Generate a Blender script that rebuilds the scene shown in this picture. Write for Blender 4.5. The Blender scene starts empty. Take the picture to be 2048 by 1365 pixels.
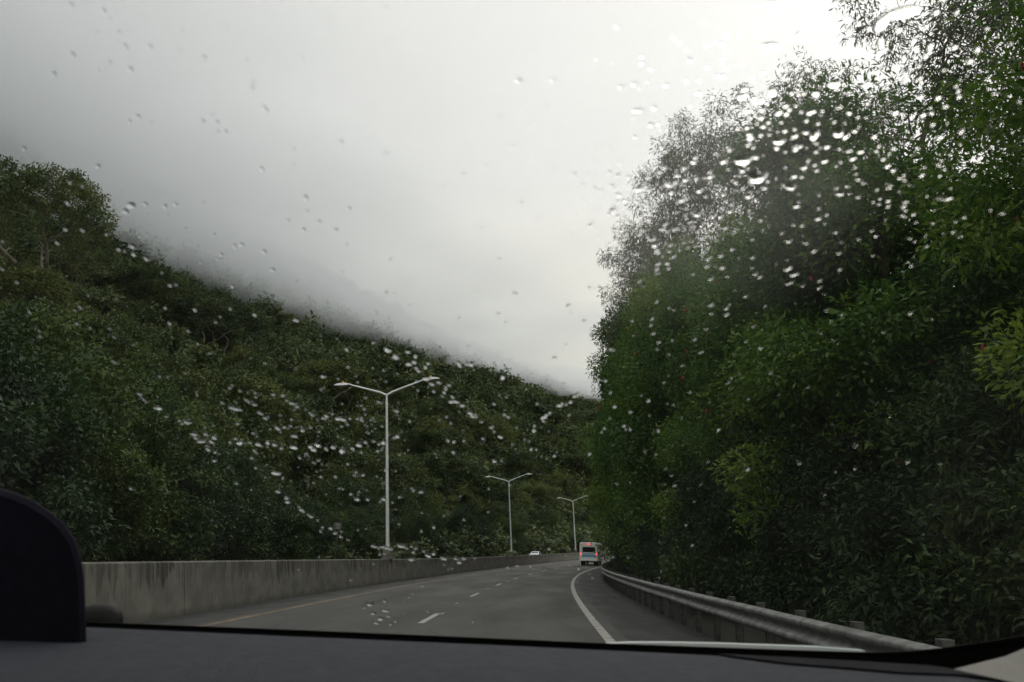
import bpy, bmesh, math, random
import numpy as np
from mathutils import Vector, Matrix, Euler

# ------------------------------------------------------------------ camera, world, sun, exposure
SC = bpy.context.scene
COL = SC.collection
R = math.radians
EYE = 1.388
PITCH, ROLL, FPX = R(14.0), R(1.574), 1725.0

cam_d = bpy.data.cameras.new('camera')
cam = bpy.data.objects.new('camera', cam_d)
COL.objects.link(cam)
cam_d.sensor_width = 36.0
cam_d.lens = 36.0 * FPX / 2048.0
cam_d.clip_start, cam_d.clip_end = 0.02, 6000.0
cam_d.dof.use_dof = True
cam_d.dof.focus_distance = 42.0
cam_d.dof.aperture_fstop = 9.5
cam_d.dof.aperture_blades = 7
cam.matrix_world = (Matrix.Translation((0, 0, EYE)) @ Matrix.Rotation(math.pi / 2 + PITCH, 4, 'X')
                    @ Matrix.Rotation(ROLL, 4, 'Z'))
SC.camera = cam

SUN_EL, SUN_AZ = R(38), R(24)          # azimuth clockwise from +Y (the driving direction)
w = bpy.data.worlds.new('World')
SC.world = w
w.use_nodes = True
nt = w.node_tree
nt.nodes.clear()
N = nt.nodes.new
sky = N('ShaderNodeTexSky')
sky.sky_type = 'NISHITA'
sky.sun_disc = False
sky.sun_elevation = SUN_EL
sky.sun_rotation = SUN_AZ
sky.air_density, sky.dust_density, sky.ozone_density = 1.0, 5.0, 1.0
hsv = N('ShaderNodeHueSaturation')
hsv.inputs['Saturation'].default_value = 0.22
mixw = N('ShaderNodeMix')
mixw.data_type = 'RGBA'
mixw.inputs['Factor'].default_value = 0.955
# the even overcast deck: slightly yellower low down, cooler overhead
wtc = N('ShaderNodeTexCoord')
wsep = N('ShaderNodeSeparateXYZ')
wmr = N('ShaderNodeMapRange')
wmr.inputs['From Min'].default_value, wmr.inputs['From Max'].default_value = 0.10, 0.42
deck = N('ShaderNodeMix')
deck.data_type = 'RGBA'
deck.inputs['A'].default_value = (9.9, 9.1, 6.2, 1)
deck.inputs['B'].default_value = (10.2, 10.0, 9.7, 1)
nt.links.new(wtc.outputs['Generated'], wsep.inputs[0])
nt.links.new(wsep.outputs['Z'], wmr.inputs['Value'])
nt.links.new(wmr.outputs[0], deck.inputs['Factor'])
nt.links.new(deck.outputs['Result'], mixw.inputs['B'])
bg = N('ShaderNodeBackground')
bg.inputs['Strength'].default_value = 0.094
wo = N('ShaderNodeOutputWorld')
nt.links.new(sky.outputs[0], hsv.inputs['Color'])
nt.links.new(hsv.outputs[0], mixw.inputs['A'])
nt.links.new(mixw.outputs['Result'], bg.inputs['Color'])
nt.links.new(bg.outputs[0], wo.inputs['Surface'])

sun_d = bpy.data.lights.new('sun', 'SUN')
sun_d.energy = 0.6
sun_d.angle = R(25)
sun_d.color = (1.0, 0.95, 0.86)
sun = bpy.data.objects.new('sun', sun_d)
COL.objects.link(sun)
sd = Vector((math.sin(SUN_AZ) * math.cos(SUN_EL), math.cos(SUN_AZ) * math.cos(SUN_EL), math.sin(SUN_EL)))
sun.rotation_euler = sd.to_track_quat('Z', 'Y').to_euler()

vs = SC.view_settings
vs.view_transform, vs.look, vs.gamma, vs.exposure = 'Standard', 'None', 1.0, 0.0
vs.use_curve_mapping = False
cy = SC.cycles
cy.max_bounces, cy.diffuse_bounces, cy.glossy_bounces = 8, 2, 2
cy.transmission_bounces, cy.transparent_max_bounces, cy.volume_bounces = 6, 16, 3
cy.caustics_reflective = cy.caustics_refractive = False
cy.use_denoising = True
cy.use_adaptive_sampling = True
cy.adaptive_threshold = 0.03
cy.sample_clamp_indirect = 6.0
SC.render.filter_size = 2.2

rng = np.random.default_rng(7)
random.seed(7)

# ------------------------------------------------------------------ helpers
def tag(o, label=None, cat=None, group=None, kind=None):
    for k, v in (('label', label), ('category', cat), ('group', group), ('kind', kind)):
        if v:
            o[k] = v
    return o

def empty(name, loc=(0, 0, 0), rz=0.0):
    o = bpy.data.objects.new(name, None)
    COL.objects.link(o)
    o.location = loc
    o.rotation_euler = (0, 0, rz)
    o.empty_display_size = 0.3
    return o

def link(name, me, parent=None, loc=None):
    o = bpy.data.objects.new(name, me)
    COL.objects.link(o)
    if parent is not None:
        o.parent = parent
    if loc is not None:
        o.location = loc
    return o

def mesh_np(name, V, F, mat=None, smooth=False, attr=None, uv=None):
    """V (n,3), F (m,4) or (m,3) arrays of one face size."""
    V = np.asarray(V, np.float32)
    F = np.asarray(F, np.int32)
    me = bpy.data.meshes.new(name)
    n, k = F.shape
    me.vertices.add(len(V))
    me.vertices.foreach_set('co', V.ravel())
    me.loops.add(n * k)
    me.loops.foreach_set('vertex_index', F.ravel())
    me.polygons.add(n)
    me.polygons.foreach_set('loop_start', np.arange(0, n * k, k, dtype=np.int32))
    me.polygons.foreach_set('loop_total', np.full(n, k, np.int32))
    if smooth:
        me.polygons.foreach_set('use_smooth', np.ones(n, bool))
    if attr is not None:
        a = me.attributes.new('tint', 'FLOAT', 'POINT')
        a.data.foreach_set('value', np.asarray(attr, np.float32))
    if uv is not None:
        l = me.uv_layers.new(name='UVMap')
        l.data.foreach_set('uv', np.asarray(uv, np.float32)[F.ravel()].ravel())
    me.update(calc_edges=True)
    me.validate()
    if mat:
        me.materials.append(mat)
    return me

class MB:
    """collects boxes, tubes, prisms and lathes; build() links them as one mesh object"""
    def __init__(self):
        self.bm = bmesh.new()
    def box(self, c, s, rot=None, bevel=0.0):
        m = Matrix.Translation(c)
        if rot is not None:
            m = m @ rot
        m = m @ Matrix.Diagonal((s[0], s[1], s[2], 1))
        g = bmesh.ops.create_cube(self.bm, size=1.0, matrix=m)
        if bevel:
            es = {e for v in g['verts'] for e in v.link_edges}
            bmesh.ops.bevel(self.bm, geom=list(es), offset=bevel, segments=2, affect='EDGES', profile=0.5)
        return self
    def tube(self, pts, rad, seg=8, caps=True):
        pts = [Vector(p) for p in pts]
        if not hasattr(rad, '__len__'):
            rad = [rad] * len(pts)
        rings = []
        for i, p in enumerate(pts):
            d = (pts[min(i + 1, len(pts) - 1)] - pts[max(i - 1, 0)]).normalized()
            a = d.cross(Vector((0, 0, 1)))
            if a.length < 1e-3:
                a = Vector((1, 0, 0))
            a.normalize()
            b = d.cross(a)
            rings.append([self.bm.verts.new(p + (a * math.cos(t) + b * math.sin(t)) * rad[i])
                          for t in (2 * math.pi * k / seg for k in range(seg))])
        for r0, r1 in zip(rings, rings[1:]):
            for k in range(seg):
                self.bm.faces.new((r0[k], r0[(k + 1) % seg], r1[(k + 1) % seg], r1[k]))
        if caps:
            self.bm.faces.new(rings[0][::-1])
            self.bm.faces.new(rings[-1])
        return self
    def loft(self, rings, close=True, caps=True):
        rr = [[self.bm.verts.new(p) for p in r] for r in rings]
        n = len(rr[0])
        for r0, r1 in zip(rr, rr[1:]):
            for k in range(n if close else n - 1):
                self.bm.faces.new((r0[k], r0[(k + 1) % n], r1[(k + 1) % n], r1[k]))
        if caps and close:
            self.bm.faces.new(rr[0][::-1])
            self.bm.faces.new(rr[-1])
        return self
    def build(self, name, mat, parent=None, smooth=False):
        bmesh.ops.recalc_face_normals(self.bm, faces=self.bm.faces)
        me = bpy.data.meshes.new(name)
        self.bm.to_mesh(me)
        self.bm.free()
        if smooth:
            for p in me.polygons:
                p.use_smooth = True
            me.set_sharp_from_angle(angle=R(38))
        me.materials.append(mat)
        return link(name, me, parent)

def copy_tree(o, parent=None):
    c = o.copy()
    COL.objects.link(c)
    c.parent = parent
    for ch in list(o.children):
        copy_tree(ch, c)
    return c

# ---- value noise (numpy)
def _h(i, j, s):
    v = np.sin(i * 127.1 + j * 311.7 + s * 74.7) * 43758.5453
    return v - np.floor(v)
def vnoise(x, y, s=0):
    i, j = np.floor(x), np.floor(y)
    fx, fy = x - i, y - j
    fx, fy = fx * fx * (3 - 2 * fx), fy * fy * (3 - 2 * fy)
    return ((_h(i, j, s) * (1 - fx) + _h(i + 1, j, s) * fx) * (1 - fy)
            + (_h(i, j + 1, s) * (1 - fx) + _h(i + 1, j + 1, s) * fx) * fy)
def fbm(x, y, s=0, o=4):
    t, a = 0, 0.5
    for k in range(o):
        t = t + a * vnoise(x * 2 ** k, y * 2 ** k, s + k * 3.1)
        a *= 0.5
    return t

# ---- the line of the road: s metres along the right edge line, offsets to the right are positive
DS = 0.5
_s = np.arange(0, 620, DS)
_k = np.minimum(0.00071 + 1.754e-5 * _s, 0.0029)
_th = 0.02185 + np.cumsum(_k) * DS
_x = 1.399 + np.cumsum(np.sin(_th)) * DS
_y = np.cumsum(np.cos(_th)) * DS
def road_z(s):
    s = np.asarray(s, float)
    return np.where(s < 45, 0, np.where(s < 150, 1.22e-4 * (s - 45) ** 2, 1.345 + (s - 150) * 0.0256))
def line(s, off=0.0, z=0.0):
    s = np.asarray(s, float)
    th = np.where(s < 0, 0.02185, np.interp(s, _s, _th))
    x = np.interp(s, _s, _x) + np.minimum(s, 0) * math.sin(0.02185)
    y = np.interp(s, _s, _y) + np.minimum(s, 0) * math.cos(0.02185)
    return np.stack(np.broadcast_arrays(x + off * np.cos(th), y - off * np.sin(th), road_z(s) + z), -1)
def heading(s):
    return float(np.interp(s, _s, _th))

def sheet(name, S, O, mat, zfun=None, z=0.0, parent=None, smooth=True, uv=True):
    """grid along the road: S stations, O offsets"""
    S, O = np.asarray(S, float), np.asarray(O, float)
    SS, OO = np.meshgrid(S, O, indexing='ij')
    P = line(SS.ravel(), OO.ravel(), z)
    if zfun is not None:
        P[:, 2] += zfun(SS.ravel(), OO.ravel())
    a, b = len(S), len(O)
    i = np.arange(a * b).reshape(a, b)
    F = np.stack([i[:-1, :-1], i[:-1, 1:], i[1:, 1:], i[1:, :-1]], -1).reshape(-1, 4)
    me = mesh_np(name, P, F, mat, smooth, uv=np.stack([SS.ravel(), OO.ravel()], 1) if uv else None)
    return link(name, me, parent)

# ------------------------------------------------------------------ materials
def mat_base(name):
    m = bpy.data.materials.new(name)
    m.use_nodes = True
    return m, m.node_tree, m.node_tree.nodes['Principled BSDF']

def plain(name, col, rough=0.5, metal=0.0, spec=0.5, emit=None, estr=0.0):
    m, t, b = mat_base(name)
    b.inputs['Base Color'].default_value = (*col, 1)
    b.inputs['Roughness'].default_value = rough
    b.inputs['Metallic'].default_value = metal
    b.inputs['Specular IOR Level'].default_value = spec
    if emit:
        b.inputs['Emission Color'].default_value = (*emit, 1)
        b.inputs['Emission Strength'].default_value = estr
    return m

def noisy(name, c1, c2, scale, rough=(0.5, 0.7), metal=0.0, bump=0.0, coord='Object', detail=6, stretch=(1, 1, 1), lo=0.35, hi=0.65, spec=0.5):
    m, t, b = mat_base(name)
    tc = t.nodes.new('ShaderNodeTexCoord')
    mp = t.nodes.new('ShaderNodeMapping')
    mp.inputs['Scale'].default_value = stretch
    nz = t.nodes.new('ShaderNodeTexNoise')
    nz.inputs['Scale'].default_value = scale
    nz.inputs['Detail'].default_value = detail
    mr = t.nodes.new('ShaderNodeMapRange')
    mr.inputs['From Min'].default_value, mr.inputs['From Max'].default_value = lo, hi
    mx = t.nodes.new('ShaderNodeMix')
    mx.data_type = 'RGBA'
    mx.inputs['A'].default_value, mx.inputs['B'].default_value = (*c1, 1), (*c2, 1)
    rr = t.nodes.new('ShaderNodeMapRange')
    rr.inputs['To Min'].default_value, rr.inputs['To Max'].default_value = rough
    L = t.links.new
    L(tc.outputs[coord], mp.inputs['Vector'])
    L(mp.outputs[0], nz.inputs['Vector'])
    L(nz.outputs['Fac'], mr.inputs['Value'])
    L(mr.outputs[0], mx.inputs['Factor'])
    L(mx.outputs['Result'], b.inputs['Base Color'])
    L(mr.outputs[0], rr.inputs['Value'])
    L(rr.outputs[0], b.inputs['Roughness'])
    b.inputs['Metallic'].default_value = metal
    b.inputs['Specular IOR Level'].default_value = spec
    if bump:
        bp = t.nodes.new('ShaderNodeBump')
        bp.inputs['Strength'].default_value = bump
        bp.inputs['Distance'].default_value = 0.02
        n2 = t.nodes.new('ShaderNodeTexNoise')
        n2.inputs['Scale'].default_value = scale * 9
        n2.inputs['Detail'].default_value = 4
        L(mp.outputs[0], n2.inputs['Vector'])
        L(n2.outputs['Fac'], bp.inputs['Height'])
        L(bp.outputs[0], b.inputs['Normal'])
    return m

def leaf_mat(name, dark, mid, light, transl=0.22, rough=0.45, brown=0.0):
    m, t, b = mat_base(name)
    at_ = t.nodes.new('ShaderNodeAttribute')
    at_.attribute_name = 'tint'
    oi = t.nodes.new('ShaderNodeObjectInfo')
    ad = t.nodes.new('ShaderNodeMath')
    ad.operation = 'MULTIPLY_ADD'
    ad.inputs[1].default_value, ad.inputs[2].default_value = 0.50, -0.22
    s2 = t.nodes.new('ShaderNodeMath')
    s2.operation = 'ADD'
    cr = t.nodes.new('ShaderNodeValToRGB')
    e = cr.color_ramp.elements
    e[0].position, e[0].color = 0.08, (*dark, 1)
    e[1].position, e[1].color = 0.95, (*light, 1)
    k = e.new(0.55)
    k.color = (*mid, 1)
    tr = t.nodes.new('ShaderNodeBsdfTranslucent')
    mx = t.nodes.new('ShaderNodeMixShader')
    mx.inputs[0].default_value = transl
    L = t.links.new
    L(oi.outputs['Random'], ad.inputs[0])
    L(at_.outputs['Fac'], s2.inputs[0])
    L(ad.outputs[0], s2.inputs[1])
    L(s2.outputs[0], cr.inputs[0])
    L(cr.outputs[0], b.inputs['Base Color'])
    L(cr.outputs[0], tr.inputs['Color'])
    b.inputs['Roughness'].default_value = rough
    b.inputs['Specular IOR Level'].default_value = 0.4
    L(b.outputs[0], mx.inputs[1])
    L(tr.outputs[0], mx.inputs[2])
    L(mx.outputs[0], t.nodes['Material Output'].inputs['Surface'])
    return m

M = {}
M['asphalt'] = noisy('asphalt', (0.033, 0.033, 0.030), (0.050, 0.049, 0.044), 0.35, (0.55, 0.75), bump=0.35, coord='UV', stretch=(0.35, 1.6, 1), spec=0.28)
def wheel_tracks(m):
    # polished, darker wheel paths and a fine crack-sealed joint pattern along the lanes
    t = m.node_tree
    b = t.nodes['Principled BSDF']
    src = b.inputs['Base Color'].links[0].from_socket
    L = t.links.new
    uv = t.nodes.new('ShaderNodeUVMap')
    uv.uv_map = 'UVMap'
    sp = t.nodes.new('ShaderNodeSeparateXYZ')
    L(uv.outputs[0], sp.inputs[0])
    a = t.nodes.new('ShaderNodeMath'); a.operation = 'MULTIPLY_ADD'
    a.inputs[1].default_value, a.inputs[2].default_value = 2 * math.pi / 1.83, 1.55
    c = t.nodes.new('ShaderNodeMath'); c.operation = 'COSINE'
    L(sp.outputs['Y'], a.inputs[0]); L(a.outputs[0], c.inputs[0])
    mp = t.nodes.new('ShaderNodeMapping'); mp.inputs['Scale'].default_value = (0.05, 0.6, 1)
    nz = t.nodes.new('ShaderNodeTexNoise'); nz.inputs['Scale'].default_value = 4.0; nz.inputs['Detail'].default_value = 5
    L(uv.outputs[0], mp.inputs[0]); L(mp.outputs[0], nz.inputs['Vector'])
    ml = t.nodes.new('ShaderNodeMath'); ml.operation = 'MULTIPLY'
    mr = t.nodes.new('ShaderNodeMapRange')
    for k, v in zip(('From Min', 'From Max', 'To Min', 'To Max'), (-0.4, 0.6, 1.10, 0.74)):
        mr.inputs[k].default_value = v
    L(c.outputs[0], ml.inputs[0]); L(nz.outputs['Fac'], ml.inputs[1]); L(ml.outputs[0], mr.inputs['Value'])
    vo = t.nodes.new('ShaderNodeTexVoronoi'); vo.feature = 'DISTANCE_TO_EDGE'; vo.inputs['Scale'].default_value = 0.42
    L(uv.outputs[0], vo.inputs['Vector'])
    cr = t.nodes.new('ShaderNodeMapRange')
    for k, v in zip(('From Min', 'From Max', 'To Min', 'To Max'), (0.004, 0.014, 0.62, 1.0)):
        cr.inputs[k].default_value = v
    L(vo.outputs['Distance'], cr.inputs['Value'])
    m2 = t.nodes.new('ShaderNodeMath'); m2.operation = 'MULTIPLY'
    L(mr.outputs[0], m2.inputs[0]); L(cr.outputs[0], m2.inputs[1])
    mx = t.nodes.new('ShaderNodeVectorMath'); mx.operation = 'SCALE'
    L(src, mx.inputs[0]); L(m2.outputs[0], mx.inputs['Scale'])
    L(mx.outputs[0], b.inputs['Base Color'])
wheel_tracks(M['asphalt'])
M['shoulder'] = noisy('shoulder_asphalt', (0.022, 0.023, 0.023), (0.034, 0.034, 0.032), 1.1, (0.55, 0.75), bump=0.35, coord='UV', stretch=(0.4, 1.5, 1), spec=0.22)
M['paint'] = noisy('road_paint_white', (0.36, 0.35, 0.32), (0.15, 0.148, 0.135), 3.0, (0.55, 0.7), coord='UV', lo=0.45, hi=0.72)
M['yellow'] = noisy('road_paint_yellow', (0.17, 0.108, 0.032), (0.048, 0.043, 0.034), 2.5, (0.55, 0.7), coord='UV', lo=0.38, hi=0.66)
M['soil'] = noisy('soil', (0.014, 0.012, 0.008), (0.016, 0.024, 0.009), 0.9, (0.85, 0.95), bump=0.4)
M['hill'] = noisy('hill_soil', (0.022, 0.034, 0.014), (0.045, 0.043, 0.026), 0.06, (0.85, 0.95), bump=0.3)
M['galv'] = noisy('galvanised_steel', (0.25, 0.26, 0.255), (0.13, 0.13, 0.122), 5.0, (0.5, 0.65), metal=0.35, bump=0.08)
M['galv_dark'] = noisy('galvanised_post', (0.11, 0.115, 0.115), (0.05, 0.05, 0.05), 6.0, (0.55, 0.7), metal=0.4)
M['lamp_metal'] = noisy('lamp_metal', (0.84, 0.88, 0.90), (0.72, 0.76, 0.78), 2.0, (0.35, 0.48), metal=0.25)
M['pedestal'] = noisy('pedestal_concrete', (0.17, 0.165, 0.145), (0.10, 0.10, 0.088), 3.0, (0.8, 0.9), bump=0.2)
M['bark'] = noisy('bark', (0.10, 0.085, 0.065), (0.045, 0.038, 0.030), 2.0, (0.8, 0.95), bump=0.5, stretch=(1, 1, 0.25))
M['bark_pale'] = noisy('bark_pale', (0.22, 0.20, 0.17), (0.11, 0.10, 0.08), 1.6, (0.75, 0.9), bump=0.4, stretch=(1, 1, 0.25))
M['leaf_wall'] = leaf_mat('leaf_wall', (0.024, 0.066, 0.013), (0.085, 0.185, 0.026), (0.22, 0.31, 0.038), 0.40, 0.5)
M['leaf_grey'] = leaf_mat('leaf_grey', (0.070, 0.098, 0.055), (0.125, 0.155, 0.090), (0.20, 0.22, 0.13), 0.40, 0.5)
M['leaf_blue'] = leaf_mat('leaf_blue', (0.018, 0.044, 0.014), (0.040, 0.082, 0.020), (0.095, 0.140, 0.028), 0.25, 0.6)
M['leaf_slope'] = leaf_mat('leaf_slope', (0.030, 0.060, 0.018), (0.072, 0.108, 0.027), (0.148, 0.174, 0.040), 0.28, 0.6)
M['leaf_far'] = leaf_mat('leaf_far', (0.038, 0.070, 0.026), (0.082, 0.120, 0.042), (0.140, 0.172, 0.058), 0.28, 0.65)  # lifted paler to paint haze into the far woods
M['leaf_painted_shade'] = leaf_mat('leaf_painted_shade', (0.009, 0.026, 0.008), (0.020, 0.050, 0.012), (0.055, 0.098, 0.020), 0.25, 0.65)  # deep shadow under the canopy painted into the shrubs' leaf colour
M['flower'] = plain('red_flower', (0.30, 0.022, 0.012), 0.6)

def concrete():
    m, t, b = mat_base('barrier_concrete')
    L = t.links.new
    uv = t.nodes.new('ShaderNodeUVMap')
    uv.uv_map = 'UVMap'
    sep = t.nodes.new('ShaderNodeSeparateXYZ')
    L(uv.outputs[0], sep.inputs[0])
    def noise(scale, sx, sy, detail=5):
        mp = t.nodes.new('ShaderNodeMapping')
        mp.inputs['Scale'].default_value = (sx, sy, 1)
        n = t.nodes.new('ShaderNodeTexNoise')
        n.inputs['Scale'].default_value = scale
        n.inputs['Detail'].default_value = detail
        L(uv.outputs[0], mp.inputs['Vector'])
        L(mp.outputs[0], n.inputs['Vector'])
        return n.outputs['Fac']
    def rng_(v, a, b_, c=0, d=1):
        n = t.nodes.new('ShaderNodeMapRange')
        for k, x in zip(('From Min', 'From Max', 'To Min', 'To Max'), (a, b_, c, d)):
            n.inputs[k].default_value = x
        L(v, n.inputs['Value'])
        return n.outputs[0]
    def mth(op, a, b_):
        n = t.nodes.new('ShaderNodeMath')
        n.operation = op
        for i, x in enumerate((a, b_)):
            if hasattr(x, 'links'):
                L(x, n.inputs[i])
            else:
                n.inputs[i].default_value = x
        return n.outputs[0]
    def mixc(f, a, c):
        n = t.nodes.new('ShaderNodeMix')
        n.data_type = 'RGBA'
        L(f, n.inputs['Factor'])
        if isinstance(a, tuple):
            n.inputs['A'].default_value = (*a, 1)
        else:
            L(a, n.inputs['A'])
        n.inputs['B'].default_value = (*c, 1)
        return n.outputs['Result']
    base0 = mixc(rng_(noise(1.2, 1, 1.5), 0.35, 0.65), (0.20, 0.196, 0.168), (0.115, 0.115, 0.10))
    base = mixc(mth('MULTIPLY', rng_(noise(5.0, 0.9, 0.8, 6), 0.45, 0.70), 0.35), base0, (0.075, 0.074, 0.060))
    # streaks that run down from the top edge: each has its own length
    length = rng_(noise(1.0, 1.9, 0.0, 3), 0.36, 0.70, 0.04, 0.85)
    depth = mth('SUBTRACT', 1.09, sep.outputs['Y'])
    inside = rng_(mth('SUBTRACT', length, depth), -0.04, 0.10)
    patch = rng_(noise(1.0, 0.33, 0.0, 2), 0.40, 0.58, 0.25, 1.0)
    streak = mth('MULTIPLY', mth('MULTIPLY', inside, patch), rng_(noise(1.0, 7.0, 0.25, 4), 0.38, 0.54))
    c1 = mixc(mth('MULTIPLY', streak, 0.95), base, (0.028, 0.027, 0.019))
    fine = rng_(noise(1.0, 14.0, 0.5, 4), 0.52, 0.75)
    c2 = mixc(mth('MULTIPLY', fine, 0.45), c1, (0.085, 0.085, 0.070))
    spots = rng_(noise(9.0, 1, 1.6, 2), 0.70, 0.76)
    c3 = mixc(mth('MULTIPLY', spots, 0.7), c2, (0.045, 0.045, 0.038))
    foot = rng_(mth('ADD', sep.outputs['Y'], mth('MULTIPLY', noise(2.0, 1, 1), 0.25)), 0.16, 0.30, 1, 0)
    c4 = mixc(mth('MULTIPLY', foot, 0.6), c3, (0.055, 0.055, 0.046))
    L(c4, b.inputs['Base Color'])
    b.inputs['Roughness'].default_value = 0.85
    bp = t.nodes.new('ShaderNodeBump')
    bp.inputs['Strength'].default_value = 0.3
    bp.inputs['Distance'].default_value = 0.01
    L(noise(30, 1, 1), bp.inputs['Height'])
    L(bp.outputs[0], b.inputs['Normal'])
    return m
M['concrete'] = concrete()

# ------------------------------------------------------------------ the setting
S_near = np.concatenate([np.arange(-40, 160, 1.0), np.arange(160, 330, 3.0)])
tag(sheet('road', S_near, np.linspace(-7.62, 0.35, 8), M['asphalt']), kind='structure')
tag(sheet('left_shoulder', S_near, np.linspace(-8.90, -7.62, 3), M['shoulder'], z=-0.002), kind='structure')
road = bpy.data.objects['road']
shoulder = tag(sheet('road_shoulder', S_near, np.linspace(0.35, 1.98, 4), M['shoulder'], z=-0.002), kind='structure')
S_line = np.arange(-10, 300, 1.0)
sheet('edge_line', S_line, [-0.09, 0.09], M['paint'], z=0.006, parent=road)
sheet('yellow_line', S_line, [-7.42, -7.27], M['yellow'], z=0.006, parent=road)
for k in range(-2, 20):
    a = 17.95 + 12.19 * k
    sheet('lane_dash', np.linspace(a, a + 3.1, 5), [-3.73, -3.60], M['paint'], z=0.006, parent=road)
    p = line(a + 7.6, -3.665, 0.004)
    mb = MB()
    mb.loft([[(p[0] + sx * u * 0.055, p[1] + sy * u * 0.055, p[2] + h) for sx, sy in ((-1, -1), (1, -1), (1, 1), (-1, 1))]
             for u, h in ((1.0, 0.0), (0.6, 0.02))])
    mb.build('road_reflector', M['paint'], road)

# opposite carriageway, a little lower, mostly hidden by the barrier
tag(sheet('opposite_road', S_near, np.linspace(-20.5, -9.3, 6), M['asphalt'], z=-0.45), kind='structure')

def hill_z(s, o):
    d = -o
    crest = 60 + 95 / (1 + np.exp((s - 285) / 34.0)) + 20 / (1 + np.exp((s - 470) / 40.0))
    up = np.clip(d - 29, 0, None)
    n1 = fbm(s / 46.0, d / 150.0, 3) - 0.47
    n2 = fbm(s / 15.0, d / 22.0, 9) - 0.47
    h = 0.69 * up * (1 + 0.42 * n1 * np.clip(up / 60, 0, 1)) + n2 * np.clip(up / 14, 0, 1) * 9
    soft = 26.0
    h = -soft * np.log(np.exp(-h / soft) + np.exp(-crest / soft))      # rounds off at the crest
    h = h - np.clip(d - 250, 0, None) * 0.30
    return np.where(d < 29, -0.5 + 0.02 * (d - 20), np.maximum(h, 0) - 0.3)

S_h = np.concatenate([np.arange(-90, 420, 4.0), np.arange(420, 621, 8.0)])
O_h = -np.concatenate([np.arange(20.3, 60, 3.0), np.arange(60, 330, 5.0), np.arange(330, 640, 30.0)])
hill = tag(sheet('hillside', S_h, O_h[::-1], M['hill'], zfun=hill_z), kind='structure')

def bank_z(s, o):
    return np.clip(o - 3.2, 0, 30) * 0.16 - 0.03 + (fbm(s / 3.0, o / 3.0, 5) - 0.47) * np.clip(o - 3.0, 0, 2) * 0.35
tag(sheet('roadside_bank', np.arange(-60, 260, 2.0), np.array([1.98, 2.4, 3.0, 3.6, 4.5, 6, 8, 11, 15, 22, 30, 45, 70.]), M['soil'], zfun=bank_z), kind='structure')
gm = mesh_np('ground', [(-3000, -3000, -4), (3000, -3000, -4), (3000, 3000, -4), (-3000, 3000, -4)], [(0, 1, 2, 3)], M['soil'])
tag(link('ground', gm), kind='structure')

# low cloud resting on the ridge: a closed body of even, thin vapour with an uneven underside
def cloud():
    X = np.linspace(-520, 330, 90)
    Y = np.linspace(40, 760, 80)
    XX, YY = np.meshgrid(X, Y, indexing='ij')
    low = 60.5 + 0.085 * (XX + 100) + 0.004 * (YY - 200) + (fbm(XX / 60, YY / 60, 21) - 0.47) * 17
    thick = 1.0 + 52 / (1 + np.exp((XX + 70) / 36.0)) + 40 / (1 + np.exp((XX + 170) / 40.0)) + 9 / (1 + np.exp(-(YY - 300) / 25.0)) / (1 + np.exp((XX - 70) / 20.0))
    ex = np.minimum.reduce([(XX - X[0]) / 60, (X[-1] - XX) / 160, (YY - Y[0]) / 60, (Y[-1] - YY) / 60])
    e = np.clip(ex, 0, 1)
    top = low + 0.5 + thick * e
    a, b = XX.shape
    V = np.concatenate([np.stack([XX, YY, low], -1).reshape(-1, 3), np.stack([XX, YY, top], -1).reshape(-1, 3)])
    i = np.arange(a * b).reshape(a, b)
    q = lambda A: np.stack([A[:-1, :-1], A[1:, :-1], A[1:, 1:], A[:-1, 1:]], -1).reshape(-1, 4)
    F = [q(i)[:, ::-1], q(i + a * b)]
    for row in (i[0, :], i[-1, ::-1], i[::-1, 0], i[:, -1]):
        F.append(np.stack([row[:-1], row[1:], row[1:] + a * b, row[:-1] + a * b], -1))
    m = bpy.data.materials.new('cloud_vapour')
    m.use_nodes = True
    t = m.node_tree
    t.nodes.clear()
    v = t.nodes.new('ShaderNodeVolumePrincipled')
    v.inputs['Color'].default_value = (0.942, 0.969, 0.998, 1)
    v.inputs['Density'].default_value = 0.038
    v.inputs['Anisotropy'].default_value = 0.55
    o = t.nodes.new('ShaderNodeOutputMaterial')
    t.links.new(v.outputs[0], o.inputs['Volume'])
    me = mesh_np('cloud_bank', V, np.concatenate(F), m)
    ob = link('cloud_bank', me)
    tag(ob, 'grey low cloud lying along the top of the wooded ridge', 'cloud', kind='stuff')
cloud()

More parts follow.
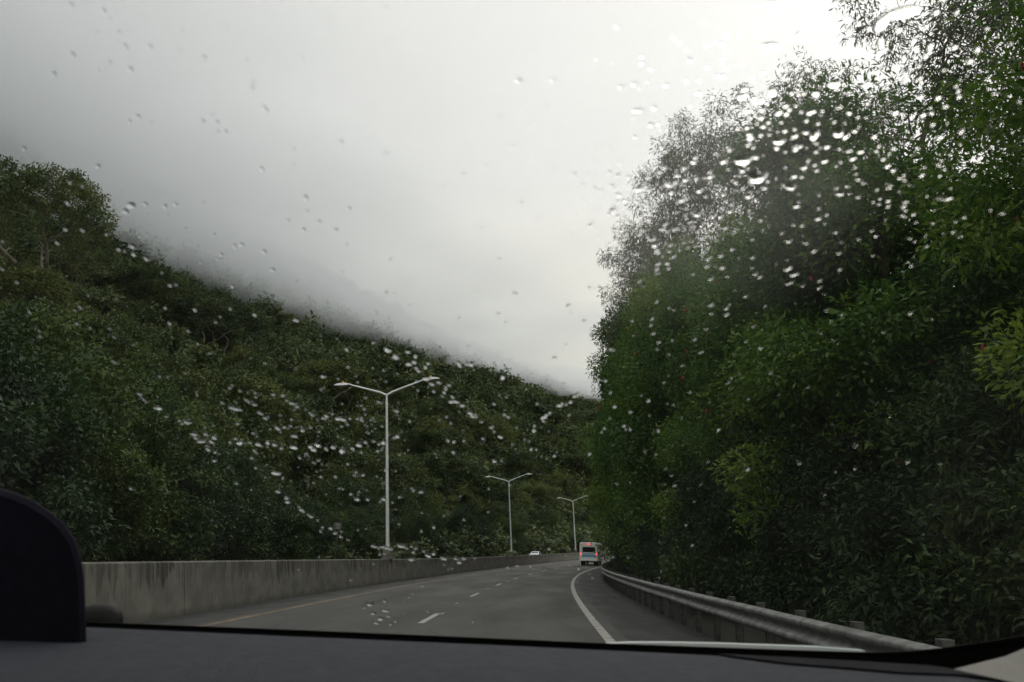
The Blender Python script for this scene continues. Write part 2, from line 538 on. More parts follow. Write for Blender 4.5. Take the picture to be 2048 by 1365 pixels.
# ------------------------------------------------------------------ trees
def leaves(C, Rc, n, ll, lw, seed, droop=0.3, flat=1.0, tint0=None, up=0.5, core=None):
    """leaf blades round clump centres C with radii Rc, n leaves each -> V, F, tint"""
    g = np.random.default_rng(seed)
    C = np.asarray(C, float)
    K = len(C)
    idx = np.repeat(np.arange(K), n)
    m = len(idx)
    d = g.normal(size=(m, 3))
    d /= np.linalg.norm(d, axis=1)[:, None]
    r = g.random(m) ** 0.5
    off = d * (r * np.asarray(Rc)[idx])[:, None]
    off[:, 2] *= flat
    P = C[idx] + off
    ax = d * 0.8 + g.normal(size=(m, 3)) * 0.6
    ax[:, 2] -= droop
    ax /= np.linalg.norm(ax, axis=1)[:, None]
    nr = g.normal(size=(m, 3)) * 0.6
    nr[:, 2] += up
    nr += d * 0.35
    si = np.cross(ax, nr)
    si /= np.linalg.norm(si, axis=1)[:, None] + 1e-9
    nn = np.cross(si, ax)
    L = ll * (0.65 + 0.7 * g.random(m))[:, None]
    W = lw * (0.65 + 0.7 * g.random(m))[:, None]
    V = np.stack([P, P + ax * L * 0.45 + si * W * 0.5 + nn * W * 0.18, P + ax * L - nn * L * 0.10,
                  P + ax * L * 0.45 - si * W * 0.5 + nn * W * 0.18], 1).reshape(-1, 3)
    F = np.arange(m * 4).reshape(m, 4)
    ct = g.random(K) if tint0 is None else np.asarray(tint0)
    t = np.clip(ct[idx] * 0.62 + g.random(m) * 0.38, 0, 1)
    return V, F, np.repeat(t, 4)

def branches(paths, seg=6):
    """paths: list of (points (k,3), radii (k)) -> V, F"""
    VV, FF, n0 = [], [], 0
    for P, rr in paths:
        P = np.asarray(P, float)
        d = np.gradient(P, axis=0)
        d /= np.linalg.norm(d, axis=1)[:, None] + 1e-9
        a = np.cross(d, [0.31, 0.17, 0.93])
        a /= np.linalg.norm(a, axis=1)[:, None] + 1e-9
        b = np.cross(d, a)
        th = np.arange(seg) * 2 * np.pi / seg
        ring = P[:, None, :] + (a[:, None, :] * np.cos(th)[None, :, None] + b[:, None, :] * np.sin(th)[None, :, None]) * np.asarray(rr)[:, None, None]
        k = len(P)
        i = np.arange(k * seg).reshape(k, seg) + n0
        j = np.roll(i, -1, axis=1)
        FF.append(np.stack([i[:-1], j[:-1], j[1:], i[1:]], -1).reshape(-1, 4))
        VV.append(ring.reshape(-1, 3))
        n0 += k * seg
    return np.concatenate(VV), np.concatenate(FF)

def limb(p0, p1, r0, r1, g, k=6, sag=0.12):
    p0, p1 = np.asarray(p0, float), np.asarray(p1, float)
    t = np.linspace(0, 1, k)[:, None]
    P = p0 + (p1 - p0) * t
    ln = np.linalg.norm(p1 - p0)
    P[:, 2] += (np.sin(t[:, 0] * np.pi) * sag * ln)
    P[1:-1] += g.normal(size=(k - 2, 3)) * 0.035 * ln
    return P, r0 + (r1 - r0) * t[:, 0]

def make_tree(name, kind, seed, leafmat, barkmat, H, Rw, nclump, nleaf, cl, ll, lw, droop=0.3, base=0.25, tr=0.25, power=1.0, flat=0.75, flowers=0):
    """kind: dome (rounded, leaves to low down), umbrella (flat layered top), tall (slender, loose plumes), bush"""
    g = np.random.default_rng(seed)
    C, prefer = [], []
    lobes = [(g.uniform(-1, 1) * 0.45 * Rw, g.uniform(-1, 1) * 0.45 * Rw, g.uniform(0.45, 0.95), g.uniform(0.45, 0.75)) for _ in range(7)]
    tries = 0
    while len(C) < nclump and tries < 100000:
        tries += 1
        x, y = g.uniform(-1, 1, 2) * Rw
        z = g.uniform(base, 1.0)
        q = math.hypot(x, y) / Rw
        if kind == 'umbrella':
            zz = 0.62 + 0.36 * math.sqrt(max(0, 1 - q * q)) + g.normal() * 0.035
            lay = g.random()
            if lay < 0.3:
                zz -= g.uniform(0.10, 0.32) * (1 - 0.3 * q)
            if q > 1 or vnoise(np.array(x / 2.6 + 50), np.array(y / 2.6 + 9), seed) < 0.36:
                continue
            C.append((x, y, zz * H))
            continue
        if kind == 'bush':
            prof = math.sqrt(max(0, 1 - z * z)) if z > 0.15 else 0.95
            if q > prof * 1.02 or q < prof * 0.35:
                continue
            C.append((x, y, z * H))
            continue
        if kind == 'tall':
            ok = False
            for lx, ly, lz, lr in lobes:
                if ((x - lx) / (Rw * 0.55)) ** 2 + ((y - ly) / (Rw * 0.55)) ** 2 + ((z - lz) / (0.17 * lr / 0.6)) ** 2 < 1:
                    ok = True
            if not ok or q > 1.05:
                continue
            C.append((x, y, z * H))
            continue
        # dome: several lobes on a rounded column
        zc = (z - base) / (1 - base)
        prof = (math.sin(math.pi * min(0.98, 0.14 + 0.80 * zc)) ** 0.6)
        prof *= 0.60 + 0.66 * float(vnoise(np.array(math.atan2(y, x) * 1.6 + 8), np.array(z * 4.5), seed))
        if q > prof or q < prof * 0.42:
            continue
        C.append((x, y, z * H))
    C = np.array(C)
    Rc = cl * (0.7 + 0.6 * g.random(len(C)))
    # neighbouring clumps share their tone
    tint = np.clip(fbm(C[:, 0] / (cl * 2.4) + 31, C[:, 2] / (cl * 2.4) + C[:, 1] / (cl * 3.1) + 17, seed, 3) * 2.2 - 0.58 + g.normal(size=len(C)) * 0.10, 0, 1) ** power
    V, F, T = leaves(C, Rc, nleaf, ll, lw, seed + 1, droop, flat, tint)
    # skeleton
    paths = []
    top = np.array([g.normal() * 0.04 * H, g.normal() * 0.04 * H, H * (0.80 if kind != 'umbrella' else 0.5)])
    tp, trr = limb((0, 0, -0.6), top, tr, tr * (0.25 if kind != 'umbrella' else 0.7), g, 8, 0.0)
    paths.append((tp, trr))
    nodes = [(p, r_) for p, r_ in zip(tp[2:], trr[2:])]
    pick = g.permutation(len(C))[:max(14, min(70, len(C) // 2))]
    prim = sorted(pick[:7], key=lambda i: C[i][2])
    rest = sorted(pick[7:], key=lambda i: np.hypot(C[i][0], C[i][1]))
    for rank, i in enumerate(list(prim) + list(rest)):
        c = C[i]
        NP = np.array([q[0] for q in nodes])
        cost = np.linalg.norm(NP - c, axis=1) + 1.2 * np.clip(NP[:, 2] - c[2] + 0.25 * np.hypot(NP[:, 0] - c[0], NP[:, 1] - c[1]), 0, None)
        if rank < 7:
            cost = cost + np.abs(NP[:, 2] - (c[2] - 0.55 * np.hypot(c[0], c[1]) - 0.05 * H))
        kk = int(np.argmin(cost))
        p0, rr0 = nodes[kk]
        ln = np.linalg.norm(c - p0)
        r0 = min(rr0 * 0.72, 0.020 * ln + (0.055 if rank < 7 else 0.012) * H / 12)
        P, rr_ = limb(p0, c, r0, max(0.012, r0 * 0.25), g, 6, 0.08)
        paths.append((P, rr_))
        nodes += list(zip(P[1:], rr_[1:]))
    bv, bf = branches(paths)
    root = empty(name)
    link('trunk', mesh_np(name + '_trunk', bv, bf, barkmat, True), root)
    link('crown', mesh_np(name + '_crown', V, F, leafmat, False, attr=T), root)
    for k in range(flowers):
        c = C[g.integers(len(C))]
        ang = math.atan2(c[1], c[0])
        p = Vector((c[0] + math.cos(ang) * cl * 0.9, c[1] + math.sin(ang) * cl * 0.9, c[2] - 0.1))
        mb = MB()
        rings = []
        for q_, zz in enumerate(np.linspace(0.085, -0.085, 7)):
            rr_ = 0.026 * math.sin(math.pi * (q_ + 0.5) / 7.0) * (0.8 + 0.4 * g.random())
            rings.append([(p.x + rr_ * math.cos(a), p.y + rr_ * math.sin(a), p.z + zz) for a in (0, 1.05, 2.09, 3.14, 4.19, 5.24)])
        mb.loft(rings)
        mb.build('flower', M['flower'], root)
    return root

_used = set()
def place(proto, P, rz, sc, label, cat, group=None, lean=(0, 0)):
    o = proto if proto.name not in _used and not proto.get('label') else copy_tree(proto)
    _used.add(proto.name)
    o.location = P
    o.rotation_euler = (lean[0], lean[1], rz)
    o.scale = sc if hasattr(sc, '__len__') else (sc, sc, sc)
    for k in ('label', 'category', 'group'):
        if k in o:
            del o[k]
    tag(o, label, cat, group)
    return o

def hz(s, off):
    return float(hill_z(np.array(float(s)), np.array(float(off))))
def bz(s, off):
    return float(bank_z(np.array(float(s)), np.array(float(off))))

T_dome = [make_tree('roadside_tree', 'dome', 11 + k, M['leaf_wall'], M['bark'], 12.0, 3.5, 120, 560, 1.0, 0.150, 0.064, 0.25, 0.06, 0.22, flowers=(18 if k < 2 else 0)) for k in range(3)]
T_tall = [make_tree('tall_tree', 'tall', 31 + k, M['leaf_grey'], M['bark'], 27.0, 5.0, 165, 100, 0.85, 0.28, 0.06, 0.75, 0.30, 0.36, flat=0.9) for k in range(3)]
T_shrub = [make_tree('roadside_shrub', 'bush', 51 + k, M['leaf_painted_shade'], M['bark'], 3.4, 2.2, 110, 280, 0.50, 0.105, 0.036, 0.1, 0.05, 0.07) for k in range(2)]
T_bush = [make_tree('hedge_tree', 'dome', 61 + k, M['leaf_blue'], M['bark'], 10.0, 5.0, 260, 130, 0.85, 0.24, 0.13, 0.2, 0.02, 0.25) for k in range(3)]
T_umb = [make_tree('umbrella_tree', 'umbrella', 71 + k, M['leaf_slope'], M['bark_pale'], 12.0, 6.5, 150, 60, 1.0, 0.40, 0.22, 0.15, 0.4, 0.24, flat=0.5) for k in range(3)]
T_slope = [make_tree('slope_tree', 'dome', 81 + k, M['leaf_slope'], M['bark'], 10.0, 4.6, 150, 60, 1.0, 0.42, 0.24, 0.2, 0.06, 0.22) for k in range(3)]

def zone(s):
    return 'near the right edge' if s < 20 else 'right of the middle of the wall' if s < 36 else 'left of the middle of the wall' if s < 62 else 'at the far end by the bus'

# right-hand wall of trees behind the guardrail
g = np.random.default_rng(101)
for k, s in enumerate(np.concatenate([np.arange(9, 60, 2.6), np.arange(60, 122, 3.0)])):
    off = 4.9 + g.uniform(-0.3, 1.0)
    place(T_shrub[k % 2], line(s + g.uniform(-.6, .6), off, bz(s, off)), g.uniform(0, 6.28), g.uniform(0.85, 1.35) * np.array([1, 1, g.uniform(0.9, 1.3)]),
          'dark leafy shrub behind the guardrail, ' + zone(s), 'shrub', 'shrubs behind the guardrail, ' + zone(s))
for k, s in enumerate(np.concatenate([np.arange(9, 62, 4.0), np.arange(62, 124, 4.6)])):
    off = 6.6 + g.uniform(-1.1, 1.8)
    hh = np.interp(s, [10, 24, 36, 65, 95], [8.5, 11.0, 15.0, 24.0, 26.0]) * g.uniform(0.72, 1.2)
    sc = hh / 12.0
    wd = sc ** 0.55 * g.uniform(0.85, 1.3)
    off += 0.7 * (s > 62)
    place(T_dome[k % 3], line(s + g.uniform(-1, 1), off, bz(s, off)), g.uniform(0, 6.28), (wd, wd, sc),
          'green leafy tree in the roadside wall of foliage, ' + zone(s), 'tree', 'leafy wall trees, ' + zone(s))
for k, (s, off, hh) in enumerate([(14, 9.5, 15), (19, 12, 17.5), (26, 11, 20), (32, 10.5, 20.5), (38, 11, 23), (46, 10.5, 27), (54, 9.5, 31), (62, 8.5, 33), (70, 7.4, 35), (78, 7.0, 35), (88, 7.0, 33)]):
    sc = hh / 27.0
    place(T_tall[k % 3], line(s, off, bz(s, off)), g.uniform(0, 6.28), (sc ** 0.7, sc ** 0.7, sc),
          'tall loose-crowned grey-green tree rising above the rest, ' + zone(s), 'tree', 'tall grey-green trees, ' + zone(s))

def lz(s):
    return 'above the navy hood' if s < 32 else 'between the navy hood and the small sign' if s < 60 else 'beside the small sign and nearest lamp' if s < 90 else 'behind the middle lamp' if s < 150 else 'far along the curve'

# left: hedge of dense trees beyond the opposite carriageway
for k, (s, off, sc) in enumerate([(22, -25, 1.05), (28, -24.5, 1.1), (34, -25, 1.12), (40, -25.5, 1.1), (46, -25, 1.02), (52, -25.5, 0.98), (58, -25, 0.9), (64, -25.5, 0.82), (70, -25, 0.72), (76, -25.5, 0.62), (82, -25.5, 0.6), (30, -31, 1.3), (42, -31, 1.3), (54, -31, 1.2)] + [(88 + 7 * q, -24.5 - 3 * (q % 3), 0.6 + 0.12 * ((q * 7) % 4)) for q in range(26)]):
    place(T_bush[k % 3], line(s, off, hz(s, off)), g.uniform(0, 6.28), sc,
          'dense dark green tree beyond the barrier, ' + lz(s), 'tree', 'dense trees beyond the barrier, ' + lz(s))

big = make_tree('spreading_tree', 'umbrella', 92, M['leaf_slope'], M['bark_pale'], 22.0, 9.0, 260, 70, 1.0, 0.34, 0.18, 0.1, 0.3, 0.5, flat=0.5)
place(big, line(70, -51, hz(70, -51)), 0.6, (0.80, 0.80, 0.86), 'large spreading tree with bare pale limbs at the left edge, highest on that side', 'tree')

# hillside trees one can tell apart
cnt = 0
for k in range(900):
    if cnt >= 150:
        break
    s = g.uniform(60, 330)
    d = 31 + 62 * g.random() ** 1.2
    if s < 115 and d > 52:
        continue
    P = line(s, -d, hz(s, -d))
    if P[1] < 50:
        continue
    um = g.random() < 0.45
    pr = (T_umb if um else T_slope)[cnt % 3]
    sc = g.uniform(0.7, 1.2)
    az = P[0] / P[1]
    where = ('left of the nearest lamp' if az < -0.14 else 'between the nearest and middle lamps' if az < 0.0 else 'right of the middle lamp')
    lvl = 'low on' if d < 55 else 'halfway up' if d < 74 else 'high on'
    place(pr, P - np.array([0, 0, 0.4]), g.uniform(0, 6.28), sc,
          ('flat-crowned tree ' if um else 'round-crowned tree ') + lvl + ' the hillside, ' + where, 'tree',
          ('flat-crowned trees ' if um else 'round-crowned trees ') + lvl + ' the hillside ' + where)
    cnt += 1

# the rest of the woods on the ridge reads as one mass
def far_woods():
    g = np.random.default_rng(5)
    C = g.normal(size=(34, 3)) * np.array([1.5, 1.5, 1.1]) + np.array([0, 0, 2.2])
    V, F, T = leaves(C, np.full(34, 1.1), 26, 0.75, 0.45, 6, 0.2, 0.7, g.random(34))
    clump = bpy.data.objects.new('forest_clump', mesh_np('forest_clump', V, F, M['leaf_far'], attr=T))
    n = 9500
    s = g.uniform(40, 560, n)
    d = 34 + 216 * g.random(n) ** 0.85
    s[:2200] = g.uniform(60, 320, 2200)
    d[:2200] = g.uniform(23.0, 46, 2200)
    P = line(s, -d, 0)
    P[:, 2] += hill_z(s, -d) + g.uniform(-1.6, 0.4, n)
    me = bpy.data.meshes.new('distant_forest')
    me.vertices.add(n)
    me.vertices.foreach_set('co', P.astype(np.float32).ravel())
    dist = np.linalg.norm(P, axis=1)
    size = np.interp(dist, [70, 140, 260], [0.45, 0.75, 1.35]) * g.uniform(0.6, 1.5, n)
    at_s = me.attributes.new('size', 'FLOAT', 'POINT')
    at_s.data.foreach_set('value', size.astype(np.float32))
    me.update()
    o = link('distant_forest', me)
    tag(o, 'dark olive woods covering the whole ridge up to the cloud', 'forest', kind='stuff')
    t = bpy.data.node_groups.new('woods', 'GeometryNodeTree')
    t.interface.new_socket('Geometry', in_out='INPUT', socket_type='NodeSocketGeometry')
    t.interface.new_socket('Geometry', in_out='OUTPUT', socket_type='NodeSocketGeometry')
    a, b = t.nodes.new('NodeGroupInput'), t.nodes.new('NodeGroupOutput')
    ip = t.nodes.new('GeometryNodeInstanceOnPoints')
    oi = t.nodes.new('GeometryNodeObjectInfo')
    oi.inputs['Object'].default_value = clump
    rv = t.nodes.new('FunctionNodeRandomValue')
    rv.data_type = 'FLOAT_VECTOR'
    rv.inputs[0].default_value, rv.inputs[1].default_value = (-0.2, -0.2, 0), (0.2, 0.2, 6.28)
    rs = t.nodes.new('GeometryNodeInputNamedAttribute')
    rs.data_type = 'FLOAT'
    rs.inputs['Name'].default_value = 'size'
    L = t.links.new
    L(a.outputs[0], ip.inputs['Points'])
    L(oi.outputs['Geometry'], ip.inputs['Instance'])
    L(rv.outputs[0], ip.inputs['Rotation'])
    L(rs.outputs[0], ip.inputs['Scale'])
    L(ip.outputs[0], b.inputs[0])
    md = o.modifiers.new('woods', 'NODES')
    md.node_group = t
far_woods()

# ------------------------------------------------------------------ concrete median barrier, in cast lengths
bar = empty('concrete_barrier', line(5, -9.05, 0))
tag(bar, 'stained grey concrete median barrier running along the left side of the road', 'barrier')
prof = [(0.29, 0.0), (0.245, 0.35), (0.185, 0.80), (0.15, 1.065), (0.125, 1.09), (-0.125, 1.09), (-0.15, 1.065), (-0.245, 0.35), (-0.29, 0.0), (-0.30, -0.45)]
BL = 6.1
Bl = Vector(bar.location)
for k in range(-2, 42):
    S = np.linspace(k * BL, (k + 1) * BL - 0.03, 7)
    V, UV = [], []
    for s in S:
        for px, pz in prof:
            V.append(line(s, -9.0 + px, pz) - np.array(Bl))
            UV.append((s, pz))
    n = len(prof)
    i = np.arange(len(S) * n).reshape(len(S), n)
    F = np.stack([i[:-1, :-1], i[:-1, 1:], i[1:, 1:], i[1:, :-1]], -1).reshape(-1, 4).tolist()
    F.append(i[0, ::-1].tolist())
    F.append(i[-1].tolist())
    me = bpy.data.meshes.new('barrier_segment')
    me.from_pydata([tuple(v) for v in V], [], F)
    l = me.uv_layers.new(name='UVMap')
    for lp in me.loops:
        l.data[lp.index].uv = UV[lp.vertex_index]
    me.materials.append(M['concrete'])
    link('barrier_segment', me, bar)

# ------------------------------------------------------------------ street lamps on the barrier
def make_lamp():
    root = empty('street_lamp')
    mb = MB()
    mb.loft([[(sx * a, sy * b, z) for sx, sy in ((-1, -1), (1, -1), (1, 1), (-1, 1))] for a, b, z in
             ((0.26, 0.36, 0.0), (0.26, 0.36, 0.05), (0.19, 0.19, 0.07), (0.19, 0.19, 0.42), (0.17, 0.17, 0.44))])
    mb.build('pedestal', M['pedestal'], root)
    mb = MB()
    mb.tube([(0, 0, 0.44), (0, 0, 0.47)], 0.16, 12)
    mb.tube([(0, 0, 0.47), (0, 0, 3.0), (0, 0, 5.5), (0, 0, 7.72)], [0.095, 0.083, 0.070, 0.058], 12)
    mb.tube([(0, 0, 7.18), (0, 0, 7.30)], 0.075, 12)
    mb.build('pole', M['lamp_metal'], root, True)
    for sgn in (-1, 1):
        mb = MB()
        ex, rise = 2.05, 0.62
        pts = [(sgn * 0.02, 0, 7.66)] + [(sgn * ex * t, 0, 7.70 + rise * t * (1.06 - 0.06 * t)) for t in np.linspace(0.15, 0.86, 6)]
        pts += [(sgn * (ex * 0.95), 0, 7.70 + rise * 0.985), (sgn * (ex * 1.03), 0, 7.70 + rise)]
        mb.tube(pts, list(np.linspace(0.055, 0.034, len(pts))), 10)
        mb.build('arm', M['lamp_metal'], root, True)
        mb = MB()
        x0, zc = sgn * ex * 0.99, 7.70 + rise
        rings = []
        for u, wy, h0, h1 in ((0.0, 0.05, -0.035, 0.04), (0.10, 0.12, -0.05, 0.065), (0.30, 0.16, -0.06, 0.07), (0.55, 0.14, -0.045, 0.045), (0.72, 0.07, -0.02, 0.015)):
            rings.append([(x0 + sgn * u, -wy, zc + h0), (x0 + sgn * u, wy, zc + h0), (x0 + sgn * u, wy * 0.85, zc + h1), (x0 + sgn * u, -wy * 0.85, zc + h1)])
        mb.loft(rings)
        hd = mb.build('lamp_head', M['lamp_metal'], root)
        mb = MB()
        mb.tube([(x0 + sgn * 0.27, 0, zc + 0.068), (x0 + sgn * 0.27, 0, zc + 0.17)], [0.045, 0.04], 10)
        mb.build('photocell', M['photocell'], hd)
    return root
M['photocell'] = plain('photocell_yellow', (0.75, 0.42, 0.10), 0.4)
lamp = make_lamp()
LB = {}
for k, (s, lab) in enumerate([(42.3, 'nearest and largest twin-arm street lamp standing on the concrete barrier'),
                              (96.3, 'middle twin-arm street lamp of the three on the concrete barrier'),
                              (141.0, 'farthest twin-arm street lamp, just left of the white bus')]):
    o = lamp if k == 0 else copy_tree(lamp)
    o.location = line(s, -9.0, 1.092)
    o.rotation_euler = (0, R(-4.0), -heading(s) - 0.05)
    o.scale = (1, 1, 1.06)
    for kk in ('label', 'category', 'group'):
        if kk in o:
            del o[kk]
    tag(o, lab, 'street lamp', 'twin-arm street lamps on the barrier')

# small sign seen from behind, beyond the barrier
sg = empty('small_sign', line(47.5, -13.0, -0.45))
tag(sg, 'small square sign plate on a thin post behind the barrier, left of the nearest lamp', 'sign')
mb = MB(); mb.tube([(0, 0, 0), (0, 0, 3.3)], 0.03, 8); mb.build('post', M['galv_dark'], sg, True)
mb = MB(); mb.box((0, -0.035, 3.2), (0.40, 0.012, 0.34), bevel=0.004); pl = mb.build('plate', M['galv'], sg)
for sx in (-0.14, 0.14):
    mb = MB(); mb.box((sx, -0.052, 3.2), (0.05, 0.02, 0.30)); mb.build('bracket', M['galv_dark'], pl)

# ------------------------------------------------------------------ guardrail
gr = empty('guardrail', line(4, 1.85, 0))
tag(gr, 'galvanised steel W-beam guardrail on posts along the right shoulder', 'guardrail')
G0 = np.array(gr.location)
wp = [(0.006, 0.0), (-0.068, 0.026), (-0.082, 0.044), (-0.082, 0.076), (-0.068, 0.094), (0.0, 0.132), (0.006, 0.146), (0.006, 0.166), (0.0, 0.180),
      (-0.068, 0.218), (-0.082, 0.236), (-0.082, 0.268), (-0.068, 0.286), (0.006, 0.312)]
PL = 3.81
for k in range(-1, 34):
    S = np.linspace(k * PL, (k + 1) * PL + 0.12, 9)
    lift = 0.002 * (k % 2)
    V = np.array([line(s, 1.85 + px + (0.004 if k % 2 else 0), pz + 0.468 + lift) - G0 for s in S for px, pz in wp])
    Vb = np.array([line(s, 1.85 + px + 0.005 + (0.004 if k % 2 else 0), pz + 0.468 + lift) - G0 for s in S for px, pz in wp])
    n = len(wp)
    i = np.arange(len(S) * n).reshape(len(S), n)
    F = np.stack([i[:-1, :-1], i[:-1, 1:], i[1:, 1:], i[1:, :-1]], -1).reshape(-1, 4)
    F2 = F[:, ::-1] + len(V)
    e = np.concatenate([np.stack([i[:-1, -1], i[:-1, -1] + len(V), i[1:, -1] + len(V), i[1:, -1]], -1),
                        np.stack([i[1:, 0], i[1:, 0] + len(V), i[:-1, 0] + len(V), i[:-1, 0]], -1)])
    link('rail', mesh_np('rail', np.concatenate([V, Vb]), np.concatenate([F, F2, e]), M['galv'], False), gr)
pm = MB()
pm.box((0.245, 0, 0.24), (0.010, 0.10, 1.00)); pm.box((0.19, 0, 0.24), (0.10, 0.010, 1.00)); pm.box((0.135, 0, 0.24), (0.010, 0.10, 1.00))
post0 = pm.build('post', M['galv_dark'], gr)
bm_ = MB(); bm_.box((0.076, 0, 0.66), (0.106, 0.12, 0.36), bevel=0.006)
block0 = bm_.build('block', M['galv_dark'], gr)
for k in range(-1, 66):
    s = 2.95 + 1.905 * k
    P = line(s, 1.85, 0) - G0
    for q, src in ((0, post0), (1, block0)):
        o = src if k == -1 else src.copy()
        if k != -1:
            COL.objects.link(o)
        o.parent = gr
        o.location = P
        o.rotation_euler = (0, 0, -heading(max(s, 0)))

dl = empty('delineator_post', line(62, 3.0, 0))
tag(dl, 'thin pale marker post standing behind the far guardrail, right of the bus', 'post')
mb = MB(); mb.box((0, 0, 0.6), (0.10, 0.02, 1.2), bevel=0.005); mb.build('post', M['paint'], dl)
mb = MB(); mb.box((0, -0.014, 1.08), (0.075, 0.006, 0.12)); mb.build('reflector', M['galv'], dl)

# ------------------------------------------------------------------ shuttle bus ahead
M['bus_white'] = noisy('bus_white', (0.88, 0.90, 0.90), (0.84, 0.86, 0.86), 1.2, (0.25, 0.35))
M['bus_blue'] = noisy('bus_blue', (0.12, 0.42, 0.62), (0.18, 0.50, 0.68), 2.0, (0.3, 0.4))
M['glass_dark'] = plain('dark_glass', (0.012, 0.014, 0.018), 0.08)
M['rubber'] = plain('rubber', (0.012, 0.012, 0.012), 0.8)
M['black_trim'] = plain('black_trim', (0.02, 0.02, 0.022), 0.6)
M['red_lit'] = plain('red_lit_lamp', (0.5, 0.02, 0.02), 0.3, emit=(1.0, 0.10, 0.09), estr=1.6)
M['red_dim'] = plain('red_dim_lamp', (0.45, 0.03, 0.03), 0.3, emit=(1.0, 0.12, 0.10), estr=0.35)
M['head_lit'] = plain('headlight_lit', (0.8, 0.75, 0.6), 0.2, emit=(1.0, 0.74, 0.36), estr=4.0)
M['rim'] = plain('wheel_rim', (0.35, 0.35, 0.36), 0.4, 0.6)

def wheel(parent, x, y, r, wd):
    mb = MB()
    prof_ = [(-0.5, 0.70), (-0.5, 0.93), (-0.36, 1.0), (0.36, 1.0), (0.5, 0.93), (0.5, 0.70)]
    rings = [[(x + px * wd, y + math.cos(a) * r * pr, r + math.sin(a) * r * pr) for px, pr in prof_] for a in np.linspace(0, 2 * math.pi, 21)[:-1]]
    rr = [[mb.bm.verts.new(p) for p in ring] for ring in rings]
    for a in range(20):
        for b in range(5):
            mb.bm.faces.new((rr[a][b], rr[a][b + 1], rr[(a + 1) % 20][b + 1], rr[(a + 1) % 20][b]))
    wh = mb.build('wheel', M['rubber'], parent)
    mb = MB()
    mb.tube([(x - wd * 0.42, y, r), (x + wd * 0.42, y, r)], r * 0.71, 16)
    mb.build('rim', M['rim'], wh)

def bus(loc, rz):
    b = empty('shuttle_bus', loc, rz)
    tag(b, 'white shuttle bus with blue lower stripe and lit red rear lights, driving ahead', 'bus')
    W, Hb, Lb = 2.36, 2.98, 7.2
    def sect(y, wd, z0, z1, r):
        pts = []
        for cx, cz, a0 in ((wd / 2 - r, z1 - r, 0), (-wd / 2 + r, z1 - r, 90), (-wd / 2 + 0.06, z0 + 0.06, 180), (wd / 2 - 0.06, z0 + 0.06, 270)):
            rr_ = r if a0 < 180 else 0.06
            for q in (0, 30, 60, 90):
                a = R(a0 + q)
                pts.append((cx + rr_ * math.cos(a), y, cz + rr_ * math.sin(a)))
        return pts
    mb = MB()
    mb.loft([sect(0.0, W - 0.16, 0.62, Hb - 0.07, 0.22), sect(0.07, W, 0.58, Hb, 0.26), sect(Lb - 1.9, W, 0.58, Hb, 0.26), sect(Lb - 1.5, W - 0.1, 0.58, Hb - 0.35, 0.26),
             sect(Lb - 1.0, 1.95, 0.55, 2.1, 0.22), sect(Lb - 0.9, 1.95, 0.5, 1.35, 0.12), sect(Lb, 1.75, 0.5, 1.15, 0.12)])
    mb.build('body', M['bus_white'], b, True)
    mb = MB(); mb.box((0.04, -0.012, 2.03), (1.66, 0.03, 0.60), bevel=0.01); rw = mb.build('rear_window', M['glass_dark'], b)
    for z, h in ((2.345, 0.03), (1.715, 0.03)):
        mb = MB(); mb.box((0.04, -0.018, z), (1.72, 0.03, h)); mb.build('window_seal', M['black_trim'], rw)
    mb = MB(); mb.box((0.10, -0.010, 1.22), (1.86, 0.03, 0.30)); mb.build('stripe', M['bus_blue'], b)
    mb = MB(); mb.box((0.10, -0.008, 1.50), (1.80, 0.026, 0.20)); mb.build('panel', M['bus_pale'], b)
    for sx in (-1, 1):
        mb = MB(); mb.box((sx * (W / 2 + 0.004), Lb * 0.36, 1.22), (0.02, Lb * 0.62, 0.30)); mb.build('side_stripe', M['bus_blue'], b)
        for q in range(4):
            mb = MB(); mb.box((sx * (W / 2 + 0.003), 0.9 + q * 1.15, 2.0), (0.02, 0.95, 0.62), bevel=0.006); mb.build('side_window', M['glass_dark'], b)
    mb = MB(); mb.box((0, -0.10, 0.66), (W + 0.02, 0.22, 0.20), bevel=0.03); mb.build('bumper', M['bus_white'], b)
    mb = MB(); mb.box((0, 0.5, 0.46), (W - 0.5, 0.5, 0.12)); mb.build('underframe', M['black_trim'], b)
    for x in (-0.19, 0.0, 0.19):
        mb = MB(); mb.tube([(x + 0.05, -0.0, 2.74), (x + 0.05, -0.045, 2.74)], 0.075, 12); mb.build('marker_light', M['red_lit'], b)
    for sx in (-1, 1):
        mb = MB(); mb.box((sx * 0.99, -0.005, 2.62), (0.18, 0.04, 0.10), bevel=0.01); mb.build('corner_light', M['red_dim'], b)
        mb = MB(); mb.box((sx * 1.00, -0.01, 1.45), (0.16, 0.04, 0.26), bevel=0.01); mb.build('tail_light', M['red_lit'], b)
        mb = MB(); mb.box((sx * 0.75, -0.006, 1.06), (0.10, 0.04, 0.14), bevel=0.01); mb.build('reflector', M['black_trim'], b)
        wheel(b, sx * 0.98, 1.5, 0.40, 0.26)
        wheel(b, sx * 0.68, 1.5, 0.40, 0.24)
        wheel(b, sx * 0.86, Lb - 1.0, 0.40, 0.24)
        mb = MB(); mb.box((sx * 0.82, 0.85, 0.36), (0.55, 0.012, 0.42)); mb.build('mud_flap', M['rubber'], b)
    return b
M['bus_pale'] = noisy('bus_pale_blue', (0.40, 0.55, 0.62), (0.52, 0.62, 0.66), 3.0, (0.3, 0.4))
bs = 110.5
bus(line(bs, -1.95, 0.0), -heading(bs)).scale = (0.97, 1, 0.94)

